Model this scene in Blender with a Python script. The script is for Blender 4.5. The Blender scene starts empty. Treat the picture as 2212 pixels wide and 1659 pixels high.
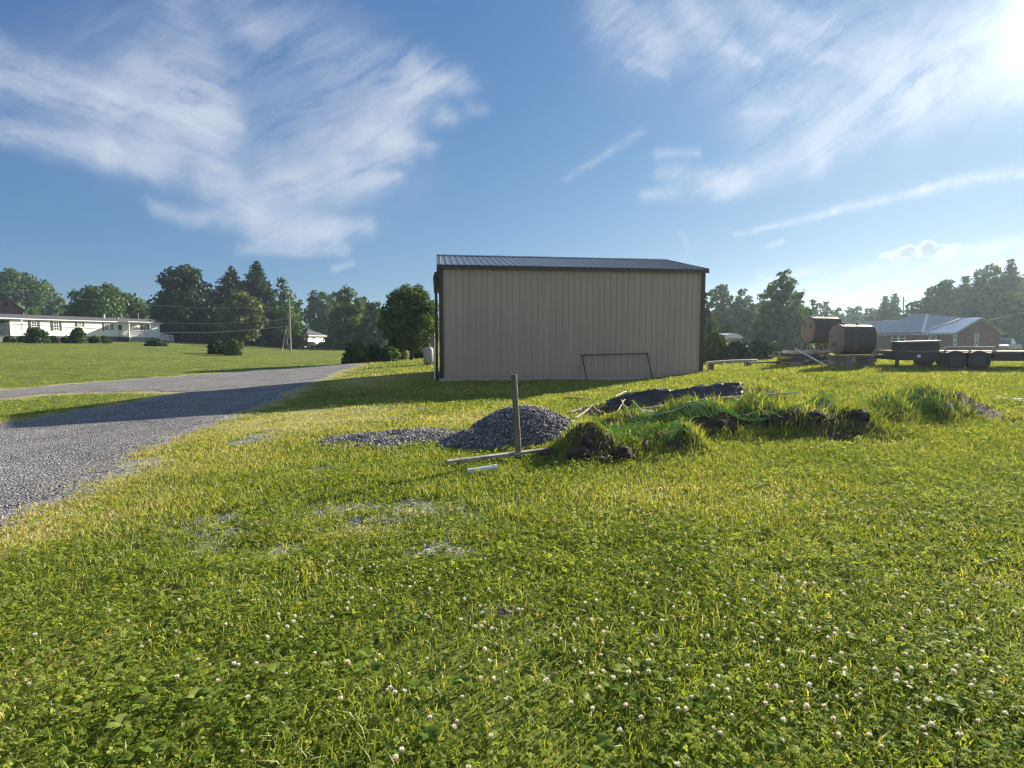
import bpy, math, random
import numpy as np
from mathutils import Matrix, Vector

SC = bpy.context.scene
COL = SC.collection
R = math.radians
random.seed(7)
RNG = np.random.default_rng(11)

# ------------------------------------------------------------------ camera
FPX, CX0, CY0 = 1202.0, 1106.0, 829.5          # focal length and centre of the view, in units of a 2212 wide frame
PITCH = R(4.5)
CAMH = 1.5
cam_d = bpy.data.cameras.new('camera')
cam = bpy.data.objects.new('camera', cam_d)
COL.objects.link(cam)
cam_d.sensor_width = 36.0
cam_d.lens = 36.0 * FPX / 2212.0
cam_d.clip_start = 0.05
cam_d.clip_end = 8000
cam.location = (0, 0, CAMH)
cam.rotation_euler = (R(90) - PITCH, 0, 0)
SC.camera = cam

# ------------------------------------------------------------------ light and exposure
SUN_AZ, SUN_EL = R(44.0), R(21.6)              # azimuth clockwise from the view axis (+Y)
SUN_DIR = Vector((math.sin(SUN_AZ) * math.cos(SUN_EL), math.cos(SUN_AZ) * math.cos(SUN_EL), math.sin(SUN_EL)))
sun_d = bpy.data.lights.new('sun', 'SUN')
sun_d.energy = 5.0
sun_d.angle = R(0.5)
sun_d.color = (1.0, 0.89, 0.72)
sun = bpy.data.objects.new('sun', sun_d)
COL.objects.link(sun)
sun.rotation_euler = SUN_DIR.to_track_quat('Z', 'Y').to_euler()
sun.location = (30, 30, 30)
SC.view_settings.view_transform = 'Standard'
SC.view_settings.look = 'None'
SC.view_settings.gamma = 1.0
SC.view_settings.exposure = 1.32
SC.render.engine = 'CYCLES'
SC.cycles.use_denoising = True
SC.cycles.filter_width = 1.25
SC.cycles.max_bounces = 6
SC.cycles.diffuse_bounces = 3
SC.cycles.glossy_bounces = 2
SC.cycles.transmission_bounces = 3
SC.cycles.transparent_max_bounces = 6
SC.cycles.volume_bounces = 0
SC.cycles.sample_clamp_indirect = 6.0


def dirpx(px, py):
    """direction (per metre of world +Y) of a frame position"""
    cx, cu = (px - CX0) / FPX, -(py - CY0) / FPX
    fwd = math.cos(PITCH) + cu * math.sin(PITCH)
    up = -math.sin(PITCH) + cu * math.cos(PITCH)
    return cx / fwd, up / fwd


def P(px, py, depth):
    u, v = dirpx(px, py)
    return Vector((u * depth, depth, CAMH + v * depth))


# ------------------------------------------------------------------ sky: Nishita plus cirrus, all by world direction
world = bpy.data.worlds.new('World')
SC.world = world
world.use_nodes = True
world.cycles.sampling_method = 'MANUAL'
world.cycles.sample_map_resolution = 512
NT = world.node_tree
NT.nodes.clear()


class NG:
    """small helper for node graphs"""
    def __init__(s, nt):
        s.nt = nt

    def n(s, t, **kw):
        nd = s.nt.nodes.new(t)
        for k, v in kw.items():
            setattr(nd, k, v)
        return nd

    def link(s, a, b):
        s.nt.links.new(a, b)

    def put(s, sock, v):
        if isinstance(v, bpy.types.NodeSocket):
            s.nt.links.new(v, sock)
        elif v is not None:
            sock.default_value = v

    def math(s, op, a, b=None, c=None, clamp=False):
        nd = s.n('ShaderNodeMath', operation=op)
        nd.use_clamp = clamp
        s.put(nd.inputs[0], a)
        s.put(nd.inputs[1], b)
        if c is not None:
            s.put(nd.inputs[2], c)
        return nd.outputs[0]

    def vec(s, op, a, b=None, c=None):
        nd = s.n('ShaderNodeVectorMath', operation=op)
        s.put(nd.inputs[0], a)
        if b is not None:
            if op == 'SCALE':
                s.put(nd.inputs['Scale'], b)
            else:
                s.put(nd.inputs[1], b)
        if c is not None:
            s.put(nd.inputs[2], c)
        return nd.outputs['Value'] if op in ('DOT_PRODUCT', 'LENGTH', 'DISTANCE') else nd.outputs[0]

    def noise(s, v, scale, detail=4, rough=.55, dist=0.0, dim='3D', col=False):
        nd = s.n('ShaderNodeTexNoise', noise_dimensions=dim)
        s.put(nd.inputs['Vector'], v)
        nd.inputs['Scale'].default_value = scale
        nd.inputs['Detail'].default_value = detail
        nd.inputs['Roughness'].default_value = rough
        nd.inputs['Distortion'].default_value = dist
        return nd.outputs['Color' if col else 0]

    def mix(s, f, a, b, t='RGBA', blend='MIX'):
        nd = s.n('ShaderNodeMix', data_type=t)
        if t == 'RGBA':
            nd.blend_type = blend
            i, o = (0, 6, 7), 2
        else:
            i, o = (0, 2, 3), 0
        s.put(nd.inputs[i[0]], f)
        s.put(nd.inputs[i[1]], a)
        s.put(nd.inputs[i[2]], b)
        return nd.outputs[o]

    def ramp(s, f, stops, interp='LINEAR'):
        nd = s.n('ShaderNodeValToRGB')
        s.put(nd.inputs[0], f)
        cr = nd.color_ramp
        cr.interpolation = interp
        while len(cr.elements) < len(stops):
            cr.elements.new(0.5)
        for e, (p, c) in zip(cr.elements, stops):
            e.position = p
            e.color = c if len(c) == 4 else (*c, 1)
        return nd.outputs[0]

    def mapr(s, v, a, b, c=0.0, d=1.0, smooth=True):
        nd = s.n('ShaderNodeMapRange')
        nd.interpolation_type = 'SMOOTHSTEP' if smooth else 'LINEAR'
        s.put(nd.inputs[0], v)
        for k, x in zip((1, 2, 3, 4), (a, b, c, d)):
            s.put(nd.inputs[k], x)
        return nd.outputs[0]


def build_sky():
    g = NG(NT)
    tc = g.n('ShaderNodeTexCoord').outputs['Generated']
    sky = g.n('ShaderNodeTexSky', sky_type='NISHITA')
    sky.sun_disc = False
    sky.sun_elevation = SUN_EL
    sky.sun_rotation = SUN_AZ
    sky.altitude = 300
    sky.air_density = 1.0
    sky.dust_density = 0.25
    sky.ozone_density = 2.5
    sep = g.n('ShaderNodeSeparateXYZ')
    g.link(tc, sep.inputs[0])
    yy = g.math('MAXIMUM', sep.outputs[1], 0.05)
    cmb = g.n('ShaderNodeCombineXYZ')
    g.link(g.math('DIVIDE', sep.outputs[0], yy), cmb.inputs[0])
    g.link(g.math('DIVIDE', sep.outputs[2], yy), cmb.inputs[1])
    p = cmb.outputs[0]
    infront = g.mapr(sep.outputs[1], 0.05, 0.3)

    def rot(v, ang, sx, sy):
        m = g.n('ShaderNodeMapping', vector_type='TEXTURE')
        g.link(v, m.inputs[0])
        m.inputs['Rotation'].default_value = (0, 0, ang)
        m.inputs['Scale'].default_value = (sx, sy, 1)
        return m.outputs[0]

    def warp(amount, scale, seedoff):
        n = g.noise(g.vec('ADD', p, (seedoff, seedoff, 0)), scale, 8, .66, col=True)
        return g.vec('MULTIPLY_ADD', g.vec('SUBTRACT', n, (.5, .5, .5)), (amount, amount, 0), p)

    def stroke(v, x0, y0, x1, y1, w0, w1, k):
        a = Vector((*dirpx(x0, y0), 0))
        b = Vector((*dirpx(x1, y1), 0))
        d = b - a
        l2 = max(d.length_squared, 1e-8)
        rel = g.vec('SUBTRACT', v, a)
        t = g.math('MULTIPLY', g.vec('DOT_PRODUCT', rel, d), 1.0 / l2, clamp=True)
        dist = g.vec('LENGTH', g.vec('SUBTRACT', rel, g.vec('SCALE', Vector(d), t)))
        w = g.math('MULTIPLY_ADD', t, (w1 - w0) / FPX, w0 / FPX)
        q = g.math('DIVIDE', dist, w)
        e = g.math('POWER', 2.2, g.math('MULTIPLY', g.math('MULTIPLY', q, q), -1.0))
        return g.math('MULTIPLY', e, k)

    def total(v, strokes):
        acc = None
        for s in strokes:
            o = stroke(v, *s)
            acc = o if acc is None else g.math('ADD', acc, o)
        return acc

    # western cirrus bank
    wl = warp(.07, 4.5, 3.0)
    left = [
        (-60, 135, 240, 215, 48, 40, .62), (240, 215, 470, 280, 44, 50, .5), (-60, 268, 230, 322, 22, 30, .62),
        (230, 322, 350, 345, 26, 40, .5), (390, 20, 470, 170, 40, 40, .3), (330, 130, 455, 245, 60, 45, .42),
        (400, 240, 340, 335, 52, 40, .4), (455, 245, 515, 268, 24, 10, .45), (450, 375, 545, 455, 40, 34, .6),
        (330, 455, 560, 480, 14, 24, .34), (560, 480, 720, 505, 24, 22, .44), (560, 520, 790, 490, 18, 14, .5),
        (520, 540, 740, 535, 12, 12, .35), (880, 150, 1000, 180, 34, 24, .58), (910, 180, 850, 270, 30, 36, .5),
        (790, 285, 930, 320, 26, 14, .5), (740, 350, 880, 340, 24, 14, .45), (600, 405, 860, 385, 40, 12, .5),
        (760, 250, 640, 430, 90, 60, .26), (620, 60, 850, 170, 80, 60, .2), (250, 180, 760, 330, 150, 130, .16),
        (965, 252, 985, 258, 18, 16, .30), (1030, 240, 1050, 236, 14, 12, .26), (560, 60, 500, 0, 30, 40, .2), (720, 580, 755, 565, 6, 6, .3),
    ]
    def fibres(v, ang, seed, spread=.24):
        q = g.vec('ADD', v, (seed, seed * .7, 0))
        n1 = g.noise(rot(q, ang, .32, .075), 1.0, 9, .64, 0.6)
        n2 = g.noise(rot(q, ang + R(9), .17, .034), 1.0, 9, .66, 0.6)
        n3 = g.noise(q, 9.0, 9, .70, 0.6)
        return g.math('ADD', g.math('MULTIPLY', n1, .52 - spread / 2), g.math('ADD', g.math('MULTIPLY', n2, .48 - spread / 2), g.math('MULTIPLY', n3, spread)))
    la = [k for k in left if k[0] < 560 and k[2] < 560]
    lb = [k for k in left if k not in la]
    al = g.math('ADD', g.math('MULTIPLY', total(wl, la), g.mapr(fibres(wl, R(-24), 0.0), .40, .60, .22, 1.6, False)),
                g.math('MULTIPLY', total(wl, lb), g.mapr(fibres(wl, R(20), 4.0), .40, .60, .18, 1.7, False)))
    # eastern bands running up to the sun
    wr = warp(.05, 6.5, 9.0)
    right = [
        (1400, 425, 1600, 392, 12, 22, .42), (1560, 400, 1760, 325, 22, 34, .42), (1760, 325, 1960, 205, 34, 56, .42),
        (1960, 205, 2212, 60, 60, 110, .55), (1420, 332, 1505, 338, 9, 9, .24), (1430, 372, 1570, 398, 14, 18, .30),
        (1320, 30, 1420, 100, 40, 30, .4), (1480, 10, 1570, 110, 34, 26, .4), (1545, 95, 1630, 135, 10, 12, .5),
        (1640, 20, 1790, 60, 30, 24, .3), (1690, 90, 1800, 125, 16, 12, .4), (1360, 130, 1440, 160, 8, 9, .22),
        (1400, 60, 1900, 120, 90, 120, .24), (1650, 250, 1950, 140, 60, 80, .25), (1600, 240, 1700, 238, 8, 8, .18),
    ]
    sr = total(wr, right)
    ar = g.math('MULTIPLY', sr, g.mapr(fibres(wr, R(30), 8.0, .30), .40, .60, .18, 1.7, False))
    # contrails, low haze bands and the small cumulus
    wc = warp(.022, 20.0, 5.0)
    thin = [
        (1590, 508, 1800, 455, 5, 8, .4), (1800, 455, 2000, 408, 8, 10, .5), (2000, 408, 2300, 355, 10, 13, .6),
        (1225, 385, 1385, 287, 7, 9, .26), (1500, 655, 2260, 600, 24, 34, .40), (1650, 600, 2300, 545, 14, 22, .26),
        (2040, 548, 2300, 508, 8, 16, .5), (1470, 500, 1500, 560, 6, 6, .12), (1662, 530, 1690, 522, 6, 6, .4), (2090, 578, 2180, 570, 3, 5, .4),
    ]
    st = total(wc, thin)
    ft = g.math('MULTIPLY_ADD', g.noise(rot(wc, R(14), .16, .02), 1.0, 7, .65), .5, g.math('MULTIPLY', g.noise(wc, 30.0, 6, .7), .5))
    at = g.math('MULTIPLY', st, g.mapr(ft, .40, .60, .25, 1.35, False))
    wq = warp(.035, 26.0, 1.0)
    puff = total(wq, [(1900, 557, 1960, 545, 5, 10, 1.0), (1960, 545, 2000, 533, 10, 13, 1.0), (2000, 540, 2068, 535, 11, 8, 1.0), (1930, 560, 2060, 546, 4, 4, .7)])
    pa = g.math('MULTIPLY', g.mapr(g.math('ADD', puff, g.math('MULTIPLY', g.math('SUBTRACT', g.noise(wq, 34, 5, .65), .5), 1.3)), .25, 1.15), .92)
    core = g.mapr(g.math('ADD', g.math('MULTIPLY', puff, .8), g.math('MULTIPLY', g.noise(wq, 42, 6, .7), 1.3)), .95, 1.75)
    alpha = g.math('ADD', g.math('ADD', al, ar), at)
    alpha = g.math('MULTIPLY', g.math('SUBTRACT', 1.0, g.math('POWER', 2.718, g.math('MULTIPLY', alpha, -1.35))), infront)
    # sky behind the camera: unseen thin cirrus, thickened to raise the fill light
    back = g.math('MULTIPLY', g.mapr(g.noise(tc, 3.0, 6, .6, .5), .40, .68, .15, .85), g.math('SUBTRACT', 1.0, infront))
    alpha = g.math('ADD', alpha, back)
    # thin cloud scatters sunlight forwards: brighter towards the sun
    mu = g.math('MAXIMUM', g.vec('DOT_PRODUCT', g.vec('NORMALIZE', tc), SUN_DIR), 0.0)
    fwd = g.math('MULTIPLY', g.math('POWER', mu, 14.0), 1.0)
    fwd2 = g.math('MULTIPLY', g.math('POWER', mu, 160.0), 1.6)
    light = g.math('ADD', g.math('ADD', fwd, fwd2), 6.3)
    ccol = g.vec('SCALE', Vector((.90, .98, 1.13)), light)
    # deep late-day blue; the very bright part by the sun is rolled off
    blue = g.vec('MULTIPLY', sky.outputs[0], Vector((.61, 1.08, 2.02)))
    blue = g.vec('DIVIDE', blue, g.vec('MULTIPLY_ADD', blue, Vector((.19, .15, .125)), Vector((1, 1, 1))))
    s1 = g.mix(g.math('MULTIPLY', alpha, .92, clamp=True), blue, ccol)
    pcol = g.mix(core, (7.6, 7.8, 7.8, 1), (3.3, 3.8, 4.3, 1))
    s2 = g.mix(g.math('MULTIPLY', pa, infront), s1, pcol)
    # bright aureole of the sun in thin high ice haze
    s3 = g.vec('ADD', s2, g.vec('SCALE', Vector((1.0, .97, .92)), g.math('MULTIPLY', g.math('POWER', mu, 380.0), 6.0)))
    bg = g.n('ShaderNodeBackground')
    g.link(s3, bg.inputs[0])
    bg.inputs[1].default_value = 0.0475
    out = g.n('ShaderNodeOutputWorld')
    g.link(bg.outputs[0], out.inputs[0])


build_sky()

# ------------------------------------------------------------------ numeric noise and terrain
_perm = np.random.default_rng(3).random((256, 256))


def vnoise(x, y, s):
    x = np.asarray(x, float) * s + 1000.0
    y = np.asarray(y, float) * s + 1000.0
    xi, yi = np.floor(x).astype(int), np.floor(y).astype(int)
    fx, fy = x - xi, y - yi
    fx, fy = fx * fx * (3 - 2 * fx), fy * fy * (3 - 2 * fy)
    a, b = _perm[xi & 255, yi & 255], _perm[(xi + 1) & 255, yi & 255]
    c, d = _perm[xi & 255, (yi + 1) & 255], _perm[(xi + 1) & 255, (yi + 1) & 255]
    return (a * (1 - fx) + b * fx) * (1 - fy) + (c * (1 - fx) + d * fx) * fy - .5


def fbm(x, y, s, n=4):
    o, a = 0, 1.0
    for k in range(n):
        o = o + vnoise(x, y, s * 2 ** k) * a
        a *= .5
    return o


CTRL = np.array([
    (0, -20, 0), (-12, -6, -.1), (12, -6, .1), (0, 0, 0), (-3, 3, 0), (3, 3, 0), (0, 6, 0), (-4.6, 5, -.12), (4, 6, .02), (-3, 10, -.05),
    (-10.4, 11.3, -.35), (-18, 19.9, -.42), (-9, 20, -.25), (-14, 30, -.3), (-11.7, 38.5, -.22), (-2.6, 20, 0), (2, 20.5, 0), (5, 20.5, .0), (-2.6, 28, 0), (4, 28, .0),
    (-2.6, 14, -.02), (3, 14, .05), (7.2, 19.3, .34), (6.2, 16, .3), (9, 20, .42), (12.3, 20, .5), (11.6, 22.5, .52), (13.5, 18.5, .45), (18, 18, .46), (7, 12, .2), (12, 12, .3), (10, 6, .1),
    (25, 12, .4), (26, 25, .5), (20, 30, .45), (8.5, 25, .2), (10, 32, .2), (-27.7, 55, 0), (-28, 70, .2), (-10.4, 37, 0), (-7.5, 42, 0), (-5.1, 34, 0), (-30, 33, .0), (-40, 50, .6),
    (-69, 74, 1.3), (-60, 96, 1.25), (-58, 70, 1.05), (-80, 60, 1.5), (-47, 127, .1), (-41, 112, -.5), (-37, 118, -.45), (-37, 100, -.3), (-33, 85, -.05), (-20, 110, -.2), (0, 90, -.1), (40, 56, -.12), (52, 56, -.15), (44, 70, 0), (30, 60, .3), (55, 110, .2), (20, 110, 0),
    (-90, 120, 1.6), (0, 180, 0), (90, 100, .3), (110, 180, .5), (-120, 180, 2), (-160, 60, 2.5), (160, 40, .5), (0, 300, 0), (-250, 250, 2), (250, 250, 1), (-60, -120, 0), (80, -120, 0), (-300, 0, 2), (300, 0, .5),
], float)


def _kern(d2):
    return np.sqrt(d2 + 4.0)


_d2 = ((CTRL[:, None, :2] - CTRL[None, :, :2]) ** 2).sum(-1)
_A = np.zeros((len(CTRL) + 1,) * 2)
_A[:-1, :-1] = _kern(_d2)
_A[-1, :-1] = _A[:-1, -1] = 1
_W = np.linalg.solve(_A + np.diag([-.15] * len(CTRL) + [0]), np.append(CTRL[:, 2], 0))


def capsule(x, y, ax, ay, bx, by):
    dx, dy = bx - ax, by - ay
    t = np.clip(((x - ax) * dx + (y - ay) * dy) / (dx * dx + dy * dy), 0, 1)
    return np.hypot(x - ax - t * dx, y - ay - t * dy), t


def berm(x, y):
    """overgrown spoil mound running off to the east of the gravel pile"""
    n = fbm(x, y, 1.1, 5).clip(-.6, .6)
    q = fbm(x + 9, y, 3.4, 3)
    d, t = capsule(x, y, 1.55, 8.3, 5.2, 9.0)
    h = (.38 + .12 * t) * np.exp(-(d / .55) ** 2.4) * (1 + .85 * n + .3 * q)
    d, t = capsule(x, y, .95, 7.15, 2.2, 7.5)
    h = h + .21 * np.exp(-(d / .38) ** 2.2) * (1 + 1.6 * n + .6 * q)
    d, t = capsule(x, y, 2.3, 11.2, 5.4, 12.4)
    h = h + .30 * np.exp(-(d / .65) ** 2) * (1 + .7 * n)
    d, t = capsule(x, y, 5.4, 9.1, 7.9, 10.2)
    h = np.maximum(h, .40 * np.exp(-(d / .62) ** 2.2) * (1 + .9 * n + .3 * q))
    return np.maximum(h, 0)


def front_face(x, y):
    """1 where the mound rises steeply away from the drive side: soil is bared there, its dark partly standing for shaded grass"""
    return np.clip((berm(x, y + .10) - berm(x, y - .10)) * 7 - .25, 0, 1) * np.clip(.45 + .25 * (x - 1.0) + 1.2 * fbm(x, y, 4.0, 2), .15, 1)


def pile_h(x, y):
    """the heap of crushed stone and the thin apron west of it"""
    n = fbm(x, y, 2.2, 4)
    d = np.hypot((x - .16) / .96, (y - 8.45) / .92)
    h = .45 * np.clip(1 - (d * (1 + .22 * n)) ** 2.5, 0, 1)
    d2 = np.hypot((x + .50) / .62, (y - 8.0) / .62)
    h = np.maximum(h, .22 * np.clip(1 - d2 ** 2, 0, 1))
    d3 = np.hypot((x + 1.45) / 1.75, (y - 8.6) / .95)
    h = np.maximum(h, .060 * np.clip(1 - d3 ** 2, 0, 1) * (1 + 1.2 * n))
    return h * (1 + .22 * n)


def H(x, y):
    x, y = np.asarray(x, float), np.asarray(y, float)
    sh = x.shape
    xf, yf = x.ravel(), y.ravel()
    o = np.empty(xf.size)
    for i in range(0, xf.size, 20000):
        a, b = xf[i:i + 20000], yf[i:i + 20000]
        d2 = (a[:, None] - CTRL[None, :, 0]) ** 2 + (b[:, None] - CTRL[None, :, 1]) ** 2
        o[i:i + 20000] = _kern(d2) @ _W[:-1] + _W[-1]
    r = np.hypot(xf, yf)
    k = np.clip((r - 260) / 300, 0, 1)
    o = o * (1 - k) + 1.0 * k
    o = o + .035 * fbm(xf, yf, .55, 3) * np.clip((r - .5) / 3, 0, 1)
    o = o + berm(xf, yf)
    return o.reshape(sh)


H0 = float(H(0.0, 0.0))


def hz(x, y):
    return float(H(np.array([x]), np.array([y]))[0])


def G(px, py):
    """where the sight line of a frame position meets the ground"""
    u, v = dirpx(px, py)
    t = np.concatenate([np.arange(1, 30, .02), np.arange(30, 300, .2)])
    d = CAMH + v * t - H(u * t, t)
    i = int(np.argmax(d < 0)) if (d < 0).any() else len(t) - 1
    return Vector((u * t[i], t[i], CAMH + v * t[i]))


def onground(px, depth, dz=0.0):
    u, _ = dirpx(px, 735)
    return Vector((u * depth, depth, hz(u * depth, depth) + dz))

# ------------------------------------------------------------------ mesh and object helpers
class MB:
    """collects boxes, tubes and faces; build() links them as one mesh object"""
    def __init__(s, M=None):
        s.v, s.f, s.mi, s.M, s.cur = [], [], [], M, 0

    def add(s, vs, fs, M=None):
        o = len(s.v)
        for p in vs:
            p = Vector(p)
            if M is not None:
                p = M @ p
            if s.M is not None:
                p = s.M @ p
            s.v.append(p)
        for f in fs:
            s.f.append([o + i for i in f])
            s.mi.append(s.cur)
        return s

    def box(s, x0, x1, y0, y1, z0, z1, M=None):
        vs = [(x0, y0, z0), (x1, y0, z0), (x1, y1, z0), (x0, y1, z0), (x0, y0, z1), (x1, y0, z1), (x1, y1, z1), (x0, y1, z1)]
        return s.add(vs, [(0, 3, 2, 1), (4, 5, 6, 7), (0, 1, 5, 4), (1, 2, 6, 5), (2, 3, 7, 6), (3, 0, 4, 7)], M)

    def bar(s, a, b, w, h=None, up=(0, 0, 1)):
        """rectangular bar from a to b"""
        a, b = Vector(a), Vector(b)
        h = w if h is None else h
        d = (b - a)
        z = d.normalized()
        x = Vector(up).cross(z)
        x = x.normalized() if x.length > 1e-4 else Vector((1, 0, 0))
        y = z.cross(x)
        vs = [p + x * (sx * w / 2) + y * (sy * h / 2) for p in (a, b) for sx, sy in ((-1, -1), (1, -1), (1, 1), (-1, 1))]
        return s.add(vs, [(0, 3, 2, 1), (4, 5, 6, 7), (0, 1, 5, 4), (1, 2, 6, 5), (2, 3, 7, 6), (3, 0, 4, 7)])

    def tube(s, path, rad, n=8, cap=True):
        path = [Vector(p) for p in path]
        rad = rad if isinstance(rad, (list, tuple)) else [rad] * len(path)
        vs, ref = [], None
        for i, p in enumerate(path):
            t = (path[min(i + 1, len(path) - 1)] - path[max(i - 1, 0)]).normalized()
            if ref is None:
                ref = Vector((0, 0, 1)) if abs(t.z) < .9 else Vector((1, 0, 0))
            x = ref.cross(t).normalized()
            y = t.cross(x)
            ref = y.cross(t) * -1 if False else ref
            for k in range(n):
                a = 2 * math.pi * k / n
                vs.append(p + x * math.cos(a) * rad[i] + y * math.sin(a) * rad[i])
        fs = [(i * n + k, i * n + (k + 1) % n, (i + 1) * n + (k + 1) % n, (i + 1) * n + k) for i in range(len(path) - 1) for k in range(n)]
        if cap:
            fs.append(tuple(range(n))[::-1])
            fs.append(tuple((len(path) - 1) * n + k for k in range(n)))
        return s.add(vs, fs)

    def prism(s, poly, y0, y1, M=None):
        """polygon in x,z pushed from y0 to y1"""
        n = len(poly)
        vs = [(x, y0, z) for x, z in poly] + [(x, y1, z) for x, z in poly]
        fs = [tuple(range(n)), tuple(range(n, 2 * n))[::-1]] + [(i, i + n, (i + 1) % n + n, (i + 1) % n) for i in range(n)]
        return s.add(vs, fs, M)

    def build(s, name, mats, parent=None, smooth=False, loc=None, rz=0.0):
        me = bpy.data.meshes.new(name)
        me.from_pydata([tuple(p) for p in s.v], [], s.f)
        mats = mats if isinstance(mats, (list, tuple)) else [mats]
        for m in mats:
            me.materials.append(m)
        if len(mats) > 1:
            me.polygons.foreach_set('material_index', s.mi)
        if smooth:
            me.polygons.foreach_set('use_smooth', [True] * len(me.polygons))
        import bmesh
        bm = bmesh.new()
        bm.from_mesh(me)
        bmesh.ops.recalc_face_normals(bm, faces=bm.faces)
        bm.to_mesh(me)
        bm.free()
        me.update()
        o = bpy.data.objects.new(name, me)
        COL.objects.link(o)
        if parent is not None:
            o.parent = parent
        if loc is not None:
            o.location = loc
        o.rotation_euler.z = rz
        return o


def np_mesh(name, verts, faces_flat, sizes, mats, attrs=None, parent=None, smooth=False, mi=None):
    """mesh object from numpy arrays; attrs are float point attributes"""
    me = bpy.data.meshes.new(name)
    verts = np.ascontiguousarray(verts, np.float32)
    faces_flat = np.ascontiguousarray(faces_flat, np.int32)
    sizes = np.ascontiguousarray(sizes, np.int32)
    me.vertices.add(len(verts))
    me.vertices.foreach_set('co', verts.ravel())
    me.loops.add(len(faces_flat))
    me.loops.foreach_set('vertex_index', faces_flat)
    me.polygons.add(len(sizes))
    st = np.zeros(len(sizes), np.int32)
    st[1:] = np.cumsum(sizes)[:-1]
    me.polygons.foreach_set('loop_start', st)
    me.polygons.foreach_set('loop_total', sizes)
    for m in (mats if isinstance(mats, (list, tuple)) else [mats]):
        me.materials.append(m)
    if mi is not None:
        me.polygons.foreach_set('material_index', np.ascontiguousarray(mi, np.int32))
    if smooth:
        me.polygons.foreach_set('use_smooth', np.ones(len(sizes), bool))
    for k, a in (attrs or {}).items():
        at = me.attributes.new(k, 'FLOAT', 'POINT')
        at.data.foreach_set('value', np.ascontiguousarray(a, np.float32))
    me.update(calc_edges=True)
    o = bpy.data.objects.new(name, me)
    COL.objects.link(o)
    if parent is not None:
        o.parent = parent
    return o


def tag(o, label=None, cat=None, group=None, kind=None):
    for k, v in (('label', label), ('category', cat), ('group', group), ('kind', kind)):
        if v:
            o[k] = v
    return o


def empty(name, loc, rz=0.0, label=None, cat=None, group=None):
    o = bpy.data.objects.new(name, None)
    COL.objects.link(o)
    o.location = loc
    o.rotation_euler = (0, 0, rz)
    o.empty_display_size = .3
    return tag(o, label, cat, group)


def frame(a, b):
    """origin, angle and inverse for a local frame whose x runs from a to b on the ground"""
    d = Vector((b[0] - a[0], b[1] - a[1]))
    return math.atan2(d.y, d.x), d.length


class Wall:
    """turns frame positions into positions on an upright plane through A with heading ang"""
    def __init__(s, A, ang, base):
        s.A, s.d, s.base = Vector((A[0], A[1])), Vector((math.cos(ang), math.sin(ang))), base

    def sz(s, px, py):
        u, v = dirpx(px, py)
        t = (u * s.A.y - s.A.x) / (s.d.x - u * s.d.y)
        return t, CAMH + v * (s.A.y + t * s.d.y) - s.base


# ------------------------------------------------------------------ materials
MAT = {}


def mat(name, col, rough=.6, metal=0.0, var=.12, scale=6.0, bump=0.0, bscale=40.0, col2=None, patch=(.45, .6), stretch=(1, 1, 1), spec=.5, coat=0.0):
    """surface with uneven colour (two noise sizes, optional second colour in patches) and fine bump"""
    m = bpy.data.materials.new(name)
    m.use_nodes = True
    nt = m.node_tree
    nt.nodes.clear()
    g = NG(nt)
    tc = g.n('ShaderNodeTexCoord').outputs['Object']
    mp = g.n('ShaderNodeMapping')
    g.link(tc, mp.inputs[0])
    mp.inputs['Scale'].default_value = stretch
    p = mp.outputs[0]
    n1 = g.noise(p, scale, 6, .6)
    f = g.mapr(n1, .3, .7, 1 - var, 1 + var, False)
    base = (*col, 1)
    if col2 is not None:
        n2 = g.noise(g.vec('ADD', p, (7, 3, 1)), scale * .7, 8, .65)
        base = g.mix(g.mapr(n2, patch[0], patch[1]), base, (*col2, 1))
    c = g.vec('SCALE', base if not isinstance(base, tuple) else Vector(base[:3]), f)
    b = g.n('ShaderNodeBsdfPrincipled')
    g.link(c, b.inputs['Base Color'])
    b.inputs['Roughness'].default_value = rough
    b.inputs['Metallic'].default_value = metal
    b.inputs['Specular IOR Level'].default_value = spec
    if coat:
        b.inputs['Coat Weight'].default_value = coat
    if bump:
        bp = g.n('ShaderNodeBump')
        bp.inputs['Strength'].default_value = bump
        bp.inputs['Distance'].default_value = .02
        g.link(g.noise(p, bscale, 5, .6), bp.inputs['Height'])
        g.link(bp.outputs[0], b.inputs['Normal'])
    o = g.n('ShaderNodeOutputMaterial')
    g.link(b.outputs[0], o.inputs[0])
    MAT[name] = m
    return m


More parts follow.
